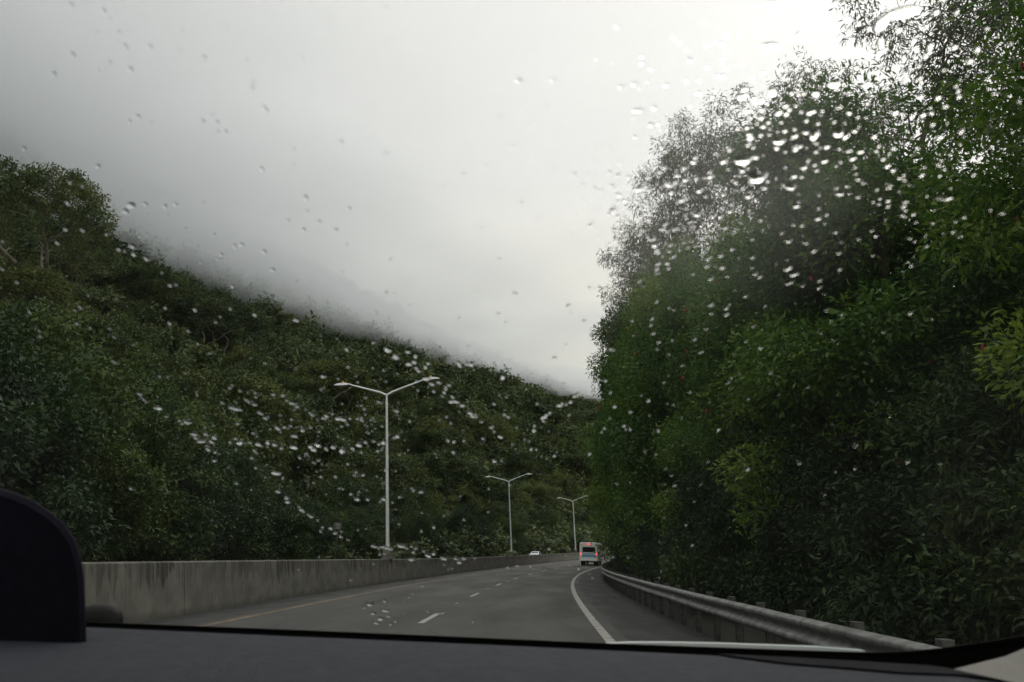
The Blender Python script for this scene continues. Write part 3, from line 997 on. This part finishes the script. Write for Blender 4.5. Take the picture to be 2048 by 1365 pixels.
# ------------------------------------------------------------------ oncoming car beyond the barrier
M['car_white'] = plain('car_white', (0.66, 0.70, 0.76), 0.25)
def car(loc, rz):
    c = empty('oncoming_car', loc, rz)
    tag(c, 'pale car with a lit headlight showing above the barrier, coming the other way', 'car')
    # y forward (nose at +y)
    def sec(y, w_, z0, z1, r=0.10):
        pts = []
        for cx, cz, a0, rr_ in ((w_ / 2 - r, z1 - r, 0, r), (-w_ / 2 + r, z1 - r, 90, r), (-w_ / 2 + 0.05, z0 + 0.05, 180, 0.05), (w_ / 2 - 0.05, z0 + 0.05, 270, 0.05)):
            for q in (0, 30, 60, 90):
                a = R(a0 + q)
                pts.append((cx + rr_ * math.cos(a), y, cz + rr_ * math.sin(a)))
        return pts
    mb = MB()
    mb.loft([sec(-2.25, 1.55, 0.40, 0.95), sec(-2.1, 1.74, 0.30, 1.02), sec(-1.0, 1.80, 0.25, 1.02), sec(0.6, 1.80, 0.25, 1.0), sec(1.0, 1.80, 0.25, 0.98), sec(1.9, 1.74, 0.28, 0.86), sec(2.2, 1.5, 0.36, 0.70)])
    mb.build('body', M['car_white'], c, True)
    mb = MB()
    mb.loft([sec(-2.05, 1.5, 0.96, 1.06, 0.04), sec(-1.45, 1.28, 0.96, 1.46, 0.12), sec(-0.3, 1.26, 0.96, 1.52, 0.12), sec(0.3, 1.28, 0.96, 1.46, 0.12), sec(1.15, 1.5, 0.93, 0.99, 0.02)])
    cb = mb.build('cabin', M['car_white'], c, True)
    def quad(name, pts, parent):
        q = MB()
        n = (Vector(pts[1]) - Vector(pts[0])).cross(Vector(pts[3]) - Vector(pts[0])).normalized() * 0.012
        q.loft([[Vector(p) - n for p in pts], [Vector(p) + n for p in pts]])
        return q.build(name, M['glass_dark'], parent)
    quad('windscreen', [(-0.66, 1.02, 1.01), (0.66, 1.02, 1.01), (0.55, 0.38, 1.43), (-0.55, 0.38, 1.43)], c)
    quad('rear_window', [(-0.64, -1.96, 1.06), (0.64, -1.96, 1.06), (0.54, -1.52, 1.41), (-0.54, -1.52, 1.41)], c)
    for sx in (-1, 1):
        quad('side_window', [(sx * 0.735, 0.75, 1.05), (sx * 0.69, -1.5, 1.05), (sx * 0.63, -1.3, 1.40), (sx * 0.635, 0.25, 1.40)], c)
        mb = MB(); mb.box((sx * 0.62, 2.08, 0.69), (0.30, 0.18, 0.13), bevel=0.02); mb.build('headlight', M['head_lit'], c)
        mb = MB(); mb.box((sx * 0.95, 0.72, 1.05), (0.16, 0.08, 0.11), bevel=0.02); mb.build('mirror', M['car_white'], c)
        for y in (-1.4, 1.35):
            wheel(c, sx * 0.83, y, 0.32, 0.2)
    mb = MB(); mb.box((0, 2.17, 0.55), (0.9, 0.08, 0.10), bevel=0.02); mb.build('grille', M['black_trim'], c)
    return c
cs = 140.6
car(line(cs, -15.6, -0.38), math.pi - heading(cs) + 0.12)

# ------------------------------------------------------------------ the car we sit in
CAB = empty('car', (0, 0, 0))
tag(CAB, 'car seen from inside, grey dashboard and rain-spotted windshield nearest to us', 'car')
M['dash'] = noisy('dash_vinyl', (0.024, 0.029, 0.041), (0.034, 0.039, 0.052), 60.0, (0.6, 0.75), bump=0.5, spec=0.25)
M['dash_dark'] = noisy('dash_dark', (0.012, 0.012, 0.015), (0.016, 0.016, 0.019), 40.0, (0.8, 0.9), bump=0.2, spec=0.08)
M['frit'] = plain('black_glass_border', (0.003, 0.003, 0.003), 0.5, spec=0.1)
M['navy'] = noisy('navy_cover', (0.006, 0.006, 0.012), (0.009, 0.009, 0.016), 60.0, (0.85, 0.95), bump=0.2, spec=0.1)
M['trim'] = noisy('pillar_trim', (0.19, 0.185, 0.165), (0.215, 0.21, 0.19), 50.0, (0.75, 0.85), bump=0.15)
M['liner'] = plain('headliner', (0.10, 0.10, 0.095), 0.9)
M['paintwork'] = plain('car_paint', (0.35, 0.36, 0.37), 0.3)
M['sky_glint'] = plain('painted_sky_glint', (0.55, 0.60, 0.60), 0.4)  # pale colour stands in for sky reflected along the bonnet edge

ALPHA = R(35)
BX = [-1.1, -0.75, -0.571, -0.272, -0.005, 0.12, 0.304, 0.426, 0.538, 0.70]
BY = [1.20, 1.235, 1.242, 1.208, 1.164, 1.140, 1.124, 1.116, 1.085, 1.00]
def base_y(X):
    return np.interp(X, BX, BY)
def glass_pt(X, t, lift=0.0):
    """a point on the windshield: X across, t metres up the glass from the black border"""
    X, t = np.asarray(X, float), np.asarray(t, float)
    return np.stack(np.broadcast_arrays(X, base_y(X) - t * math.cos(ALPHA) + lift * math.sin(ALPHA), EYE - 0.1 + t * math.sin(ALPHA) + lift * math.cos(ALPHA)), -1)

def view_dir(px, py):
    x, y = (px - 1024.0) / FPX, -(py - 682.5) / FPX
    c, s = math.cos(ROLL), math.sin(ROLL)
    X, U = c * x - s * y, s * x + c * y
    return Vector((X, math.cos(PITCH) - math.sin(PITCH) * U, math.sin(PITCH) + math.cos(PITCH) * U))
def at(px, py, Y):
    d = view_dir(px, py)
    return Vector((0, 0, EYE)) + d * (Y / d.y)
def on_glass(px, py):
    d = view_dir(px, py)
    a, b = d.x / d.y, d.z / d.y
    Y = 1.0
    for _ in range(120):
        t = (b * Y + 0.1) / math.sin(ALPHA)
        Y = 0.75 * Y + 0.25 * (float(base_y(a * Y)) - t * math.cos(ALPHA))
    return a * Y, (b * Y + 0.1) / math.sin(ALPHA)

def glass_mat():
    m = bpy.data.materials.new('windshield_glass')
    m.use_nodes = True
    t = m.node_tree
    t.nodes.clear()
    o = t.nodes.new('ShaderNodeOutputMaterial')
    tr = t.nodes.new('ShaderNodeBsdfTransparent')
    tr.inputs[0].default_value = (0.985, 0.99, 0.985, 1)
    gl = t.nodes.new('ShaderNodeBsdfGlossy')
    gl.inputs['Roughness'].default_value = 0.02
    lw = t.nodes.new('ShaderNodeValue')
    lw.outputs[0].default_value = 0.008
    mx = t.nodes.new('ShaderNodeMixShader')
    # thin film of fine wet dust on the outside
    df = t.nodes.new('ShaderNodeBsdfTranslucent')
    df.inputs[0].default_value = (0.9, 0.9, 0.9, 1)
    tc = t.nodes.new('ShaderNodeTexCoord')
    nz = t.nodes.new('ShaderNodeTexNoise')
    nz.inputs['Scale'].default_value = 5.0
    nz.inputs['Detail'].default_value = 3
    mr = t.nodes.new('ShaderNodeMapRange')
    for k, v in zip(('From Min', 'From Max', 'To Min', 'To Max'), (0.35, 0.75, 0.0008, 0.003)):
        mr.inputs[k].default_value = v
    m2 = t.nodes.new('ShaderNodeMixShader')
    L = t.links.new
    # misted wet patch at the upper right, whitened further to paint in sky glare
    vd = t.nodes.new('ShaderNodeVectorMath')
    vd.operation = 'DISTANCE'
    vd.inputs[1].default_value = tuple(glass_pt(*on_glass(1390, 330)))
    L(tc.outputs['Object'], vd.inputs[0])
    md = t.nodes.new('ShaderNodeMapRange')
    md.interpolation_type = 'SMOOTHSTEP'
    for k, v in zip(('From Min', 'From Max', 'To Min', 'To Max'), (0.19, 0.01, 0.0, 0.10)):
        md.inputs[k].default_value = v
    L(vd.outputs['Value'], md.inputs['Value'])
    mm = t.nodes.new('ShaderNodeMath')
    mm.operation = 'MULTIPLY_ADD'
    n2 = t.nodes.new('ShaderNodeTexNoise')
    n2.inputs['Scale'].default_value = 14.0
    n2.inputs['Detail'].default_value = 4
    L(tc.outputs['Object'], n2.inputs['Vector'])
    L(md.outputs[0], mm.inputs[0])
    L(n2.outputs['Fac'], mm.inputs[1])
    L(mr.outputs[0], mm.inputs[2])
    L(tc.outputs['Object'], nz.inputs['Vector'])
    L(nz.outputs['Fac'], mr.inputs['Value'])
    L(lw.outputs[0], mx.inputs[0])
    L(tr.outputs[0], mx.inputs[1])
    L(gl.outputs[0], mx.inputs[2])
    L(mm.outputs[0], m2.inputs[0])
    L(mx.outputs[0], m2.inputs[1])
    L(df.outputs[0], m2.inputs[2])
    L(m2.outputs[0], o.inputs['Surface'])
    return m
M['glass'] = glass_mat()

def slab(fn, U, Vv, mat, name, parent, thick, smooth=True):
    """closed slab from a grid of fn(u, v, lift)"""
    UU, WW = np.meshgrid(U, Vv, indexing='ij')
    A = fn(UU.ravel(), WW.ravel(), 0.0)
    B = fn(UU.ravel(), WW.ravel(), thick)
    a, b = UU.shape
    i = np.arange(a * b).reshape(a, b)
    q = np.stack([i[:-1, :-1], i[:-1, 1:], i[1:, 1:], i[1:, :-1]], -1).reshape(-1, 4)
    F = [q, q[:, ::-1] + a * b]
    for row in (i[0, ::-1], i[-1, :], i[:, 0], i[::-1, -1]):
        F.append(np.stack([row[:-1], row[1:], row[1:] + a * b, row[:-1] + a * b], -1))
    me = mesh_np(name, np.concatenate([A, B]), np.concatenate(F), mat, smooth)
    if smooth:
        me.set_sharp_from_angle(angle=R(40))
    return link(name, me, parent)

XG = np.array([-1.1, -0.9, -0.75, -0.571, -0.42, -0.272, -0.14, -0.005, 0.12, 0.21, 0.304, 0.426, 0.48, 0.538, 0.62, 0.70])
wind = slab(glass_pt, XG, np.linspace(-0.05, 0.97, 12), M['glass'], 'windshield', CAB, 0.005, False)

# black border printed along the lower edge, widening round the right corner
FX = np.concatenate([np.linspace(-1.1, 0.40, 26), np.linspace(0.42, 0.70, 22)])
def frit_top(X):
    u = np.clip((X - 0.425) / 0.16, 0, None)
    return np.where(X < 0.425, 0.0, 0.050 * u ** 2.2 + 0.008 * u)
V = []
for X in FX:
    tt = float(min(frit_top(X), 0.9))
    for t_ in np.linspace(-0.049, tt, 6):
        V.append(glass_pt(X, t_, -0.003))
nb = 6
i = np.arange(len(FX) * nb).reshape(len(FX), nb)
F = np.stack([i[:-1, :-1], i[:-1, 1:], i[1:, 1:], i[1:, :-1]], -1).reshape(-1, 4)
Vb = np.array(V) + np.array([0, -0.001, -0.001])
e1 = np.stack([i[:-1, -1], i[1:, -1], i[1:, -1] + len(V), i[:-1, -1] + len(V)], -1)
me = mesh_np('glass_border', np.concatenate([np.array(V), Vb]), np.concatenate([F[:, ::-1], F + len(V), e1]), M['frit'])
link('glass_border', me, wind)

# dashboard top
DXY = [(-1.1, 1.12), (-0.75, 1.14), (-0.525, 1.145), (-0.246, 1.097), (-0.004, 1.061), (0.165, 1.028), (0.323, 0.993), (0.472, 0.943), (0.56, 0.88)]
def dash_fn(X, v, lift):
    yf = np.interp(X, [p[0] for p in DXY], [p[1] for p in DXY])
    Y = yf - v
    z = EYE - 0.1 - 0.05 * np.clip(v - 0.42, 0, None) ** 1.5 * 8 - 0.012 * np.clip(0.012 - v, 0, None) / 0.012
    z = z - 0.25 * np.clip(X - 0.44, 0, None) ** 1.2
    return np.stack([X, Y, z - lift], -1)
slab(dash_fn, np.linspace(-1.1, 0.56, 40), np.concatenate([[0, 0.004, 0.012], np.linspace(0.04, 0.62, 16)]), M['dash'], 'dashboard', CAB, 0.05)

# darker vent panel let into the right end of the dash
def panel_fn(U, v, lift):
    # U 0..1 across from px 1430 to the corner, v 0..1 from the far edge towards us
    X = 0.235 + U * 0.245
    w_ = np.interp(U, [0, 0.06, 0.22, 0.6, 1.0], [0.0, 0.022, 0.060, 0.085, 0.060])
    p = dash_fn(X, 0.014 + w_ * v, 0.0)
    p[:, 2] += 0.0025 - lift
    return p
slab(panel_fn, np.linspace(0, 1, 24), np.linspace(0, 1, 5), M['dash_dark'], 'vent_panel', CAB, 0.002)

# navy hood on the left end of the dash
hp = [(173, 1282), (172, 1240), (171, 1200), (168, 1150), (162, 1112), (150, 1078), (128, 1046), (98, 1020), (62, 998), (28, 984), (0, 976), (-60, 964), (-130, 962), (-200, 974), (-260, 1000), (-310, 1045), (-335, 1110), (-345, 1200), (-348, 1282)]
Yh = 0.965
ringF = [at(px, py, Yh) for px, py in hp]
cx = sum((p.x for p in ringF)) / len(ringF)
zb = min(p.z for p in ringF)
def hood_ring(f, dy):
    q = []
    for px, py in hp:
        p_ = at(-87 + (px + 87) * f, 1282 + (py - 1282) * f, Yh + dy)
        q.append((p_.x, p_.y, max(p_.z, zb)))
    return q
mb = MB()
mb.loft([hood_ring(0.95, -0.010), hood_ring(0.99, -0.004), hood_ring(1.0, 0.004), hood_ring(0.97, 0.04), hood_ring(0.90, 0.08), hood_ring(0.80, 0.11)])
hood = mb.build('instrument_hood', M['navy'], CAB, True)
hood['label'] = 'dark navy rounded hood on the left end of the dashboard'

# low dark cap on the cowl beyond the glass, and a cowl strip coloured pale for the sky-lit bonnet edge
mb = MB()
rings = []
for f, hh in ((1.0, 0.0), (0.97, 0.35), (0.85, 0.68), (0.6, 0.9), (0.25, 1.0)):
    c0 = at(196, 1252, 1.34)
    rings.append([(c0.x + math.cos(a) * 0.036 * f, c0.y + math.sin(a) * 0.03 * f, c0.z + 0.030 * hh) for a in np.linspace(0, 2 * math.pi, 17)[:-1]])
mb.loft(rings)
mb.build('wiper_cap', M['frit'], CAB, True)
strip = []
for px, py, th in ((1215, 1288, 2), (1260, 1289, 5), (1340, 1291, 7.0), (1440, 1294, 8.0), (1540, 1297, 7.5), (1640, 1299, 6), (1730, 1302, 2)):
    strip.append((at(px, py + 6, 1.27), at(px, py - th + 2, 1.27)))
mb = MB()
mb.loft([[b_, t_, t_ + Vector((0, 0.02, 0.0)), b_ + Vector((0, 0.02, 0))] for b_, t_ in strip])
mb.build('cowl_strip', M['sky_glint'], CAB)

# pale pillar trim at the lower right corner
tr_f = [at(1902, 1340, 0.93), at(1950, 1330, 0.935), at(2010, 1313, 0.94), at(2110, 1272, 0.94), at(2160, 1420, 0.80), at(2010, 1362, 0.86)]
mb = MB()
mb.loft([[p for p in tr_f], [p + Vector((0.01, 0.03, -0.01)) for p in tr_f], [p + Vector((0.05, 0.08, -0.05)) for p in tr_f]])
mb.build('pillar_trim', M['trim'], CAB)

# bonnet, roof and pillars, out of the frame but part of the car
def bonnet_fn(X, v, lift):
    return np.stack([X, 1.42 + v, EYE - 0.33 - 0.10 * v ** 2 - 0.05 * (X + 0.35) ** 2 - lift], -1)
slab(bonnet_fn, np.linspace(-1.15, 0.5, 10), np.linspace(0, 0.9, 8), M['paintwork'], 'bonnet', CAB, 0.02)
def roof_fn(X, v, lift):
    return np.stack([X, 0.36 - v, EYE + 0.455 + 0.03 * np.sin(v) - 0.06 * (X + 0.35) ** 2 + lift], -1)
slab(roof_fn, np.linspace(-1.15, 0.62, 8), np.linspace(0, 2.2, 8), M['liner'], 'roof', CAB, 0.04)
for X in (-1.14, 0.735):
    a = glass_pt(X, -0.05); b_ = glass_pt(X, 0.97)
    mb = MB(); mb.tube([tuple(a), tuple((a + b_) / 2 + np.array([0, 0, 0.01])), tuple(b_)], 0.035, 10); mb.build('pillar', M['liner'], CAB, True)

# ------------------------------------------------------------------ rain on the windshield
def water():
    m = bpy.data.materials.new('water')
    m.use_nodes = True
    t = m.node_tree
    t.nodes.clear()
    o = t.nodes.new('ShaderNodeOutputMaterial')
    gb = t.nodes.new('ShaderNodeBsdfGlass')
    gb.inputs['IOR'].default_value = 1.33
    gb.inputs['Roughness'].default_value = 0.0
    t.links.new(gb.outputs[0], o.inputs['Surface'])
    return m
M['water'] = water()

def drop_geo(seed, tall=0.55, seg=14):
    g = np.random.default_rng(seed)
    th = np.arange(seg) * 2 * np.pi / seg
    out = 1 + 0.10 * np.cos(2 * th + g.uniform(0, 6)) + 0.07 * np.cos(3 * th + g.uniform(0, 6)) + 0.03 * g.normal(size=seg)
    V = [(0, 0, 0)]
    prof_ = [(1.0, 0.0), (0.96, 0.22), (0.83, 0.52), (0.62, 0.78), (0.34, 0.94)]
    for f, h in prof_:
        for k in range(seg):
            V.append((math.cos(th[k]) * out[k] * f, math.sin(th[k]) * out[k] * f, h * tall))
    V.append((0, 0, tall))
    F = []
    for k in range(seg):
        k2 = (k + 1) % seg
        F.append((0, 1 + k2, 1 + k))
        for r in range(4):
            a, b = 1 + r * seg, 1 + (r + 1) * seg
            F.append((a + k, a + k2, b + k2))
            F.append((a + k, b + k2, b + k))
        a = 1 + 4 * seg
        F.append((a + k, a + k2, len(V) - 1))
    return np.array(V, float), np.array(F)

def drop_frame(X, t):
    p = glass_pt(X, t, 0.0055)
    ex = glass_pt(X - 0.01, t) - glass_pt(X + 0.01, t)     # so that n points outwards
    ex /= np.linalg.norm(ex)
    ey = glass_pt(X, t + 0.01) - glass_pt(X, t - 0.01)
    ey /= np.linalg.norm(ey)
    n = np.cross(ex, ey)
    ey = np.cross(n, ex)
    return p, ex, ey, n

DROPS = []      # (X, t, radius across, radius along, turn)
g = np.random.default_rng(77)
def px_drop(px, py, wpx, hpx, turn=0.0):
    """a drop whose outline in view is about wpx by hpx"""
    X, t = on_glass(px, py)
    if not (-1.05 < X < 0.66 and 0.004 < t < 0.95):
        return
    p = glass_pt(X, t)
    dist = float(np.linalg.norm(p - np.array([0, 0, EYE])))
    v = (p - np.array([0, 0, EYE])) / dist
    n = drop_frame(X, t)[3]
    fs = max(0.25, abs(float(v @ n)))
    DROPS.append((X, t, wpx * 0.5 * dist / FPX, hpx * 0.5 * dist / FPX / fs, turn))

# the ones that stand out
for q in [(139, 117, 13, 13), (245, 100, 13, 13), (255, 146, 13, 13), (102, 155, 11, 11), (404, 122, 12, 12), (500, 183, 12, 12), (525, 223, 12, 12),
          (402, 250, 11, 11), (430, 252, 11, 11), (448, 271, 10, 10), (520, 346, 13, 13), (608, 404, 13, 13), (605, 468, 11, 11), (466, 500, 10, 10),
          (480, 497, 10, 10), (526, 512, 11, 11), (258, 418, 20, 14), (247, 430, 14, 12), (261, 500, 14, 12), (264, 516, 12, 9), (326, 420, 10, 10),
          (680, 293, 13, 15), (770, 315, 11, 11), (740, 222, 10, 10), (655, 48, 11, 11), (765, 22, 18, 10), (835, 82, 11, 10), (590, 648, 14, 9), (507, 637, 10, 8), (462, 580, 9, 8),
          (374, 851, 19, 8), (313, 824, 17, 6, .5), (276, 795, 12, 5, .5), (468, 825, 28, 6, .42), (443, 812, 9, 7), (477, 894, 14, 7), (514, 896, 12, 7),
          (427, 883, 11, 7), (389, 883, 9, 7), (604, 868, 11, 7), (589, 879, 11, 8), (634, 898, 13, 7), (550, 955, 20, 5, .3), (572, 1002, 13, 6, .4), (602, 1028, 13, 6, .45),
          (621, 1041, 11, 6, .4), (660, 1065, 12, 6, .35), (640, 1070, 8, 6), (680, 1081, 10, 6), (767, 1102, 20, 6), (803, 1100, 24, 8, .12), (855, 1119, 18, 7, .15), (822, 1127, 16, 6, .15),
          (887, 1125, 13, 6), (927, 1125, 14, 6), (826, 1112, 10, 7), (831, 1105, 9, 5), (867, 1062, 10, 8), (842, 1070, 8, 6), (759, 1117, 9, 5), (745, 1101, 12, 4),
          (1490, 327, 34, 20), (1519, 360, 36, 26, .1), (1893, 402, 32, 13), (1590, 556, 18, 9), (1578, 545, 16, 8), (1811, 31, 60, 18, -.25), (1768, 52, 30, 22, -.5), (1545, 100, 34, 14),
          (1555, 14, 44, 11), (1705, 90, 12, 16), (1490, 200, 22, 12, -.4), (1548, 190, 14, 20, -.5), (1600, 80, 10, 18), (1280, 228, 26, 9), (1672, 175, 22, 14, -.4), (1680, 272, 18, 20, -.3),
          (1632, 276, 18, 22), (1584, 380, 22, 14, -.3), (1682, 394, 20, 9), (1562, 290, 24, 12), (1285, 384, 22, 14), (1342, 378, 16, 10), (1229, 428, 16, 12), (1306, 486, 13, 9), (1310, 499, 12, 9),
          (1402, 388, 14, 10), (1500, 400, 14, 9), (1227, 560, 13, 9), (1209, 616, 10, 9), (1641, 583, 10, 9), (1680, 512, 14, 9), (1396, 436, 15, 10), (1365, 407, 14, 10), (1450, 330, 14, 10),
          (1005, 762, 11, 11), (917, 735, 9, 10), (942, 737, 9, 9), (1092, 838, 10, 8), (1116, 818, 8, 8), (1124, 814, 8, 8), (1147, 800, 9, 7), (1156, 796, 9, 7), (895, 889, 8, 6), (906, 912, 7, 6), (965, 885, 7, 6), (988, 930, 10, 6),
          (888, 792, 8, 8), (904, 801, 8, 8), (867, 790, 7, 7), (850, 742, 8, 8), (828, 732, 10, 8), (793, 829, 9, 8), (652, 839, 10, 8), (830, 720, 8, 8), (815, 712, 9, 6), (692, 706, 7, 9), (1138, 620, 9, 9), (996, 636, 9, 6),
          (1034, 1140, 10, 4), (1015, 1143, 8, 4), (1090, 1146, 7, 6), (1060, 1141, 9, 4), (855, 1231, 8, 4), (884, 1234, 10, 4), (816, 1264, 9, 4), (892, 1266, 9, 4), (945, 1252, 8, 4), (700, 1168, 7, 5), (817, 1202, 6, 4), (844, 1180, 7, 5),
          (738, 1215, 17, 11, .2), (770, 1228, 19, 10), (745, 1234, 14, 8), (760, 1245, 16, 9, .3), (752, 1253, 15, 9), (776, 1240, 11, 7), (728, 1222, 9, 6), (790, 1250, 10, 6), (768, 1210, 10, 6), (780, 1256, 10, 6)]:
    px_drop(*q)
for k_ in range(30):
    DROPS[k_] = (DROPS[k_][0], DROPS[k_][1], DROPS[k_][2] * 0.8, DROPS[k_][3] * 0.8, DROPS[k_][4])
NBIG = len(DROPS)
# files of drops the wind has strung out
for path in [[(390, 880), (430, 885), (480, 893), (560, 903), (640, 900)], [(610, 908), (700, 905), (765, 893), (805, 882)], [(762, 698), (830, 745), (900, 800), (960, 850), (1005, 882)],
             [(555, 985), (605, 1030), (665, 1068), (705, 1088)], [(735, 1100), (803, 1101), (860, 1120), (930, 1126)], [(1062, 868), (1100, 832), (1160, 794)], [(455, 770), (520, 835), (585, 880)],
             [(270, 790), (330, 835), (400, 890), (440, 925)], [(540, 790), (620, 830), (690, 850), (740, 842)], [(690, 1000), (760, 1010), (850, 985)], [(1230, 380), (1260, 440), (1310, 500), (1345, 560)]]:
    for (ax_, ay_), (bx_, by_) in zip(path, path[1:]):
        n_ = max(2, int(math.hypot(bx_ - ax_, by_ - ay_) / 13))
        for q_ in range(n_):
            u_ = (q_ + g.random()) / n_
            sz_ = 5.0 + 6.0 * g.random() ** 2
            px_drop(ax_ + (bx_ - ax_) * u_ + g.normal() * 3, ay_ + (by_ - ay_) * u_ + g.normal() * 4, sz_ * 1.35, sz_ * 0.75, math.atan2(by_ - ay_, bx_ - ax_) * 0.6)
# swarms: (centre x, y, spread x, y, slope, count, size px, flatness)
for cx_, cy_, sx_, sy_, sl, n_, sz, fl in [(600, 900, 110, 55, 0.05, 100, 5.0, 0.65), (720, 870, 70, 70, 0.0, 60, 4.8, 0.7), (650, 1010, 100, 55, 0.25, 42, 5.2, 0.55),
                                           (560, 800, 130, 60, 0.2, 40, 5.0, 0.8), (880, 780, 120, 70, 0.35, 46, 5.4, 0.9), (1040, 860, 110, 90, 0.0, 34, 5.0, 0.85),
                                           (880, 1080, 110, 50, 0.1, 36, 5.0, 0.5), (300, 480, 200, 120, 0.2, 40, 7.0, 0.9), (620, 300, 230, 180, 0.0, 55, 6.5, 1.0), (250, 150, 160, 110, 0, 25, 7, 1.0),
                                           (1480, 330, 140, 110, -0.35, 190, 8.0, 0.8), (1330, 430, 75, 70, 0.1, 90, 7.6, 0.8), (1680, 250, 150, 130, -0.3, 110, 9.0, 0.85), (1860, 180, 120, 130, 0.0, 70, 9.5, 0.9),
                                           (1800, 420, 150, 90, 0.0, 60, 9.0, 0.7), (1450, 620, 170, 110, 0.0, 70, 8.0, 0.8), (1300, 800, 90, 140, 0.0, 45, 6.5, 0.9), (1550, 850, 200, 130, 0, 30, 7.5, 0.8),
                                           (1350, 120, 130, 80, -0.3, 35, 9.0, 0.8), (1050, 300, 130, 150, 0, 22, 8.0, 0.9), (950, 1190, 160, 35, 0.0, 22, 4.5, 0.4), (1300, 1120, 110, 60, 0, 16, 6, 0.7), (130, 640, 140, 120, 0.2, 30, 6.5, 0.9)]:
    for _ in range(n_):
        dx, dy = g.normal() * sx_, g.normal() * sy_
        s_ = sz * (0.5 + 0.75 * g.random() ** 1.6)
        px_drop(cx_ + dx, cy_ + dy + sl * dx, s_ * (1.0 + 0.35 * g.random()), s_ * fl, g.normal() * 0.25)
order = sorted(range(len(DROPS)), key=lambda k: (-(k < NBIG), -DROPS[k][2] * DROPS[k][3]))
protos = [drop_geo(900 + k, tall=0.50 + 0.06 * k) for k in range(5)]
pm_ = [mesh_np('water_drop', V_, F_, M['water'], True) for V_, F_ in protos]
for me_ in pm_:
    me_.set_sharp_from_angle(angle=R(60))
VV, FF, n0 = [], [], 0
for rank, k in enumerate(order):
    X, t, ra, rb, tu = DROPS[k]
    p, ex, ey, n = drop_frame(X, t)
    c_, s_ = math.cos(tu), math.sin(tu)
    a, b = ex * c_ + ey * s_, ey * c_ - ex * s_
    hh = 0.5 * (ra + rb) if ra < 2.5 * rb else 1.0 * rb
    hh = min(ra, rb) * 0.6 + 0.4 * math.sqrt(ra * rb)
    low_ = t < 0.30 and X < 0.22
    hh *= 1.0 if low_ else float(np.interp(t, [0.25, 0.42], [1.1, 0.38]))      # flatter higher up, shaped so the light they bend looks fainter
    vi = rank % 5
    if low_:
        ra, rb = ra * 0.84, rb * 0.72
        hh = min(ra, rb) * 0.75
    if rank < 298:
        o = link('water_drop', pm_[vi], wind)
        o.matrix_basis = Matrix(((a[0] * ra, b[0] * rb, n[0] * hh, p[0]), (a[1] * ra, b[1] * rb, n[1] * hh, p[1]), (a[2] * ra, b[2] * rb, n[2] * hh, p[2]), (0, 0, 0, 1)))
    else:
        V_, F_ = protos[vi]
        VV.append(p + V_[:, :1] * a * ra + V_[:, 1:2] * b * rb + V_[:, 2:] * n * hh)
        FF.append(F_ + n0)
        n0 += len(V_)
fine = mesh_np('fine_droplets', np.concatenate(VV), np.concatenate(FF), M['water'], True)
fine.set_sharp_from_angle(angle=R(60))
tag(link('fine_droplets', fine, wind), kind='stuff')
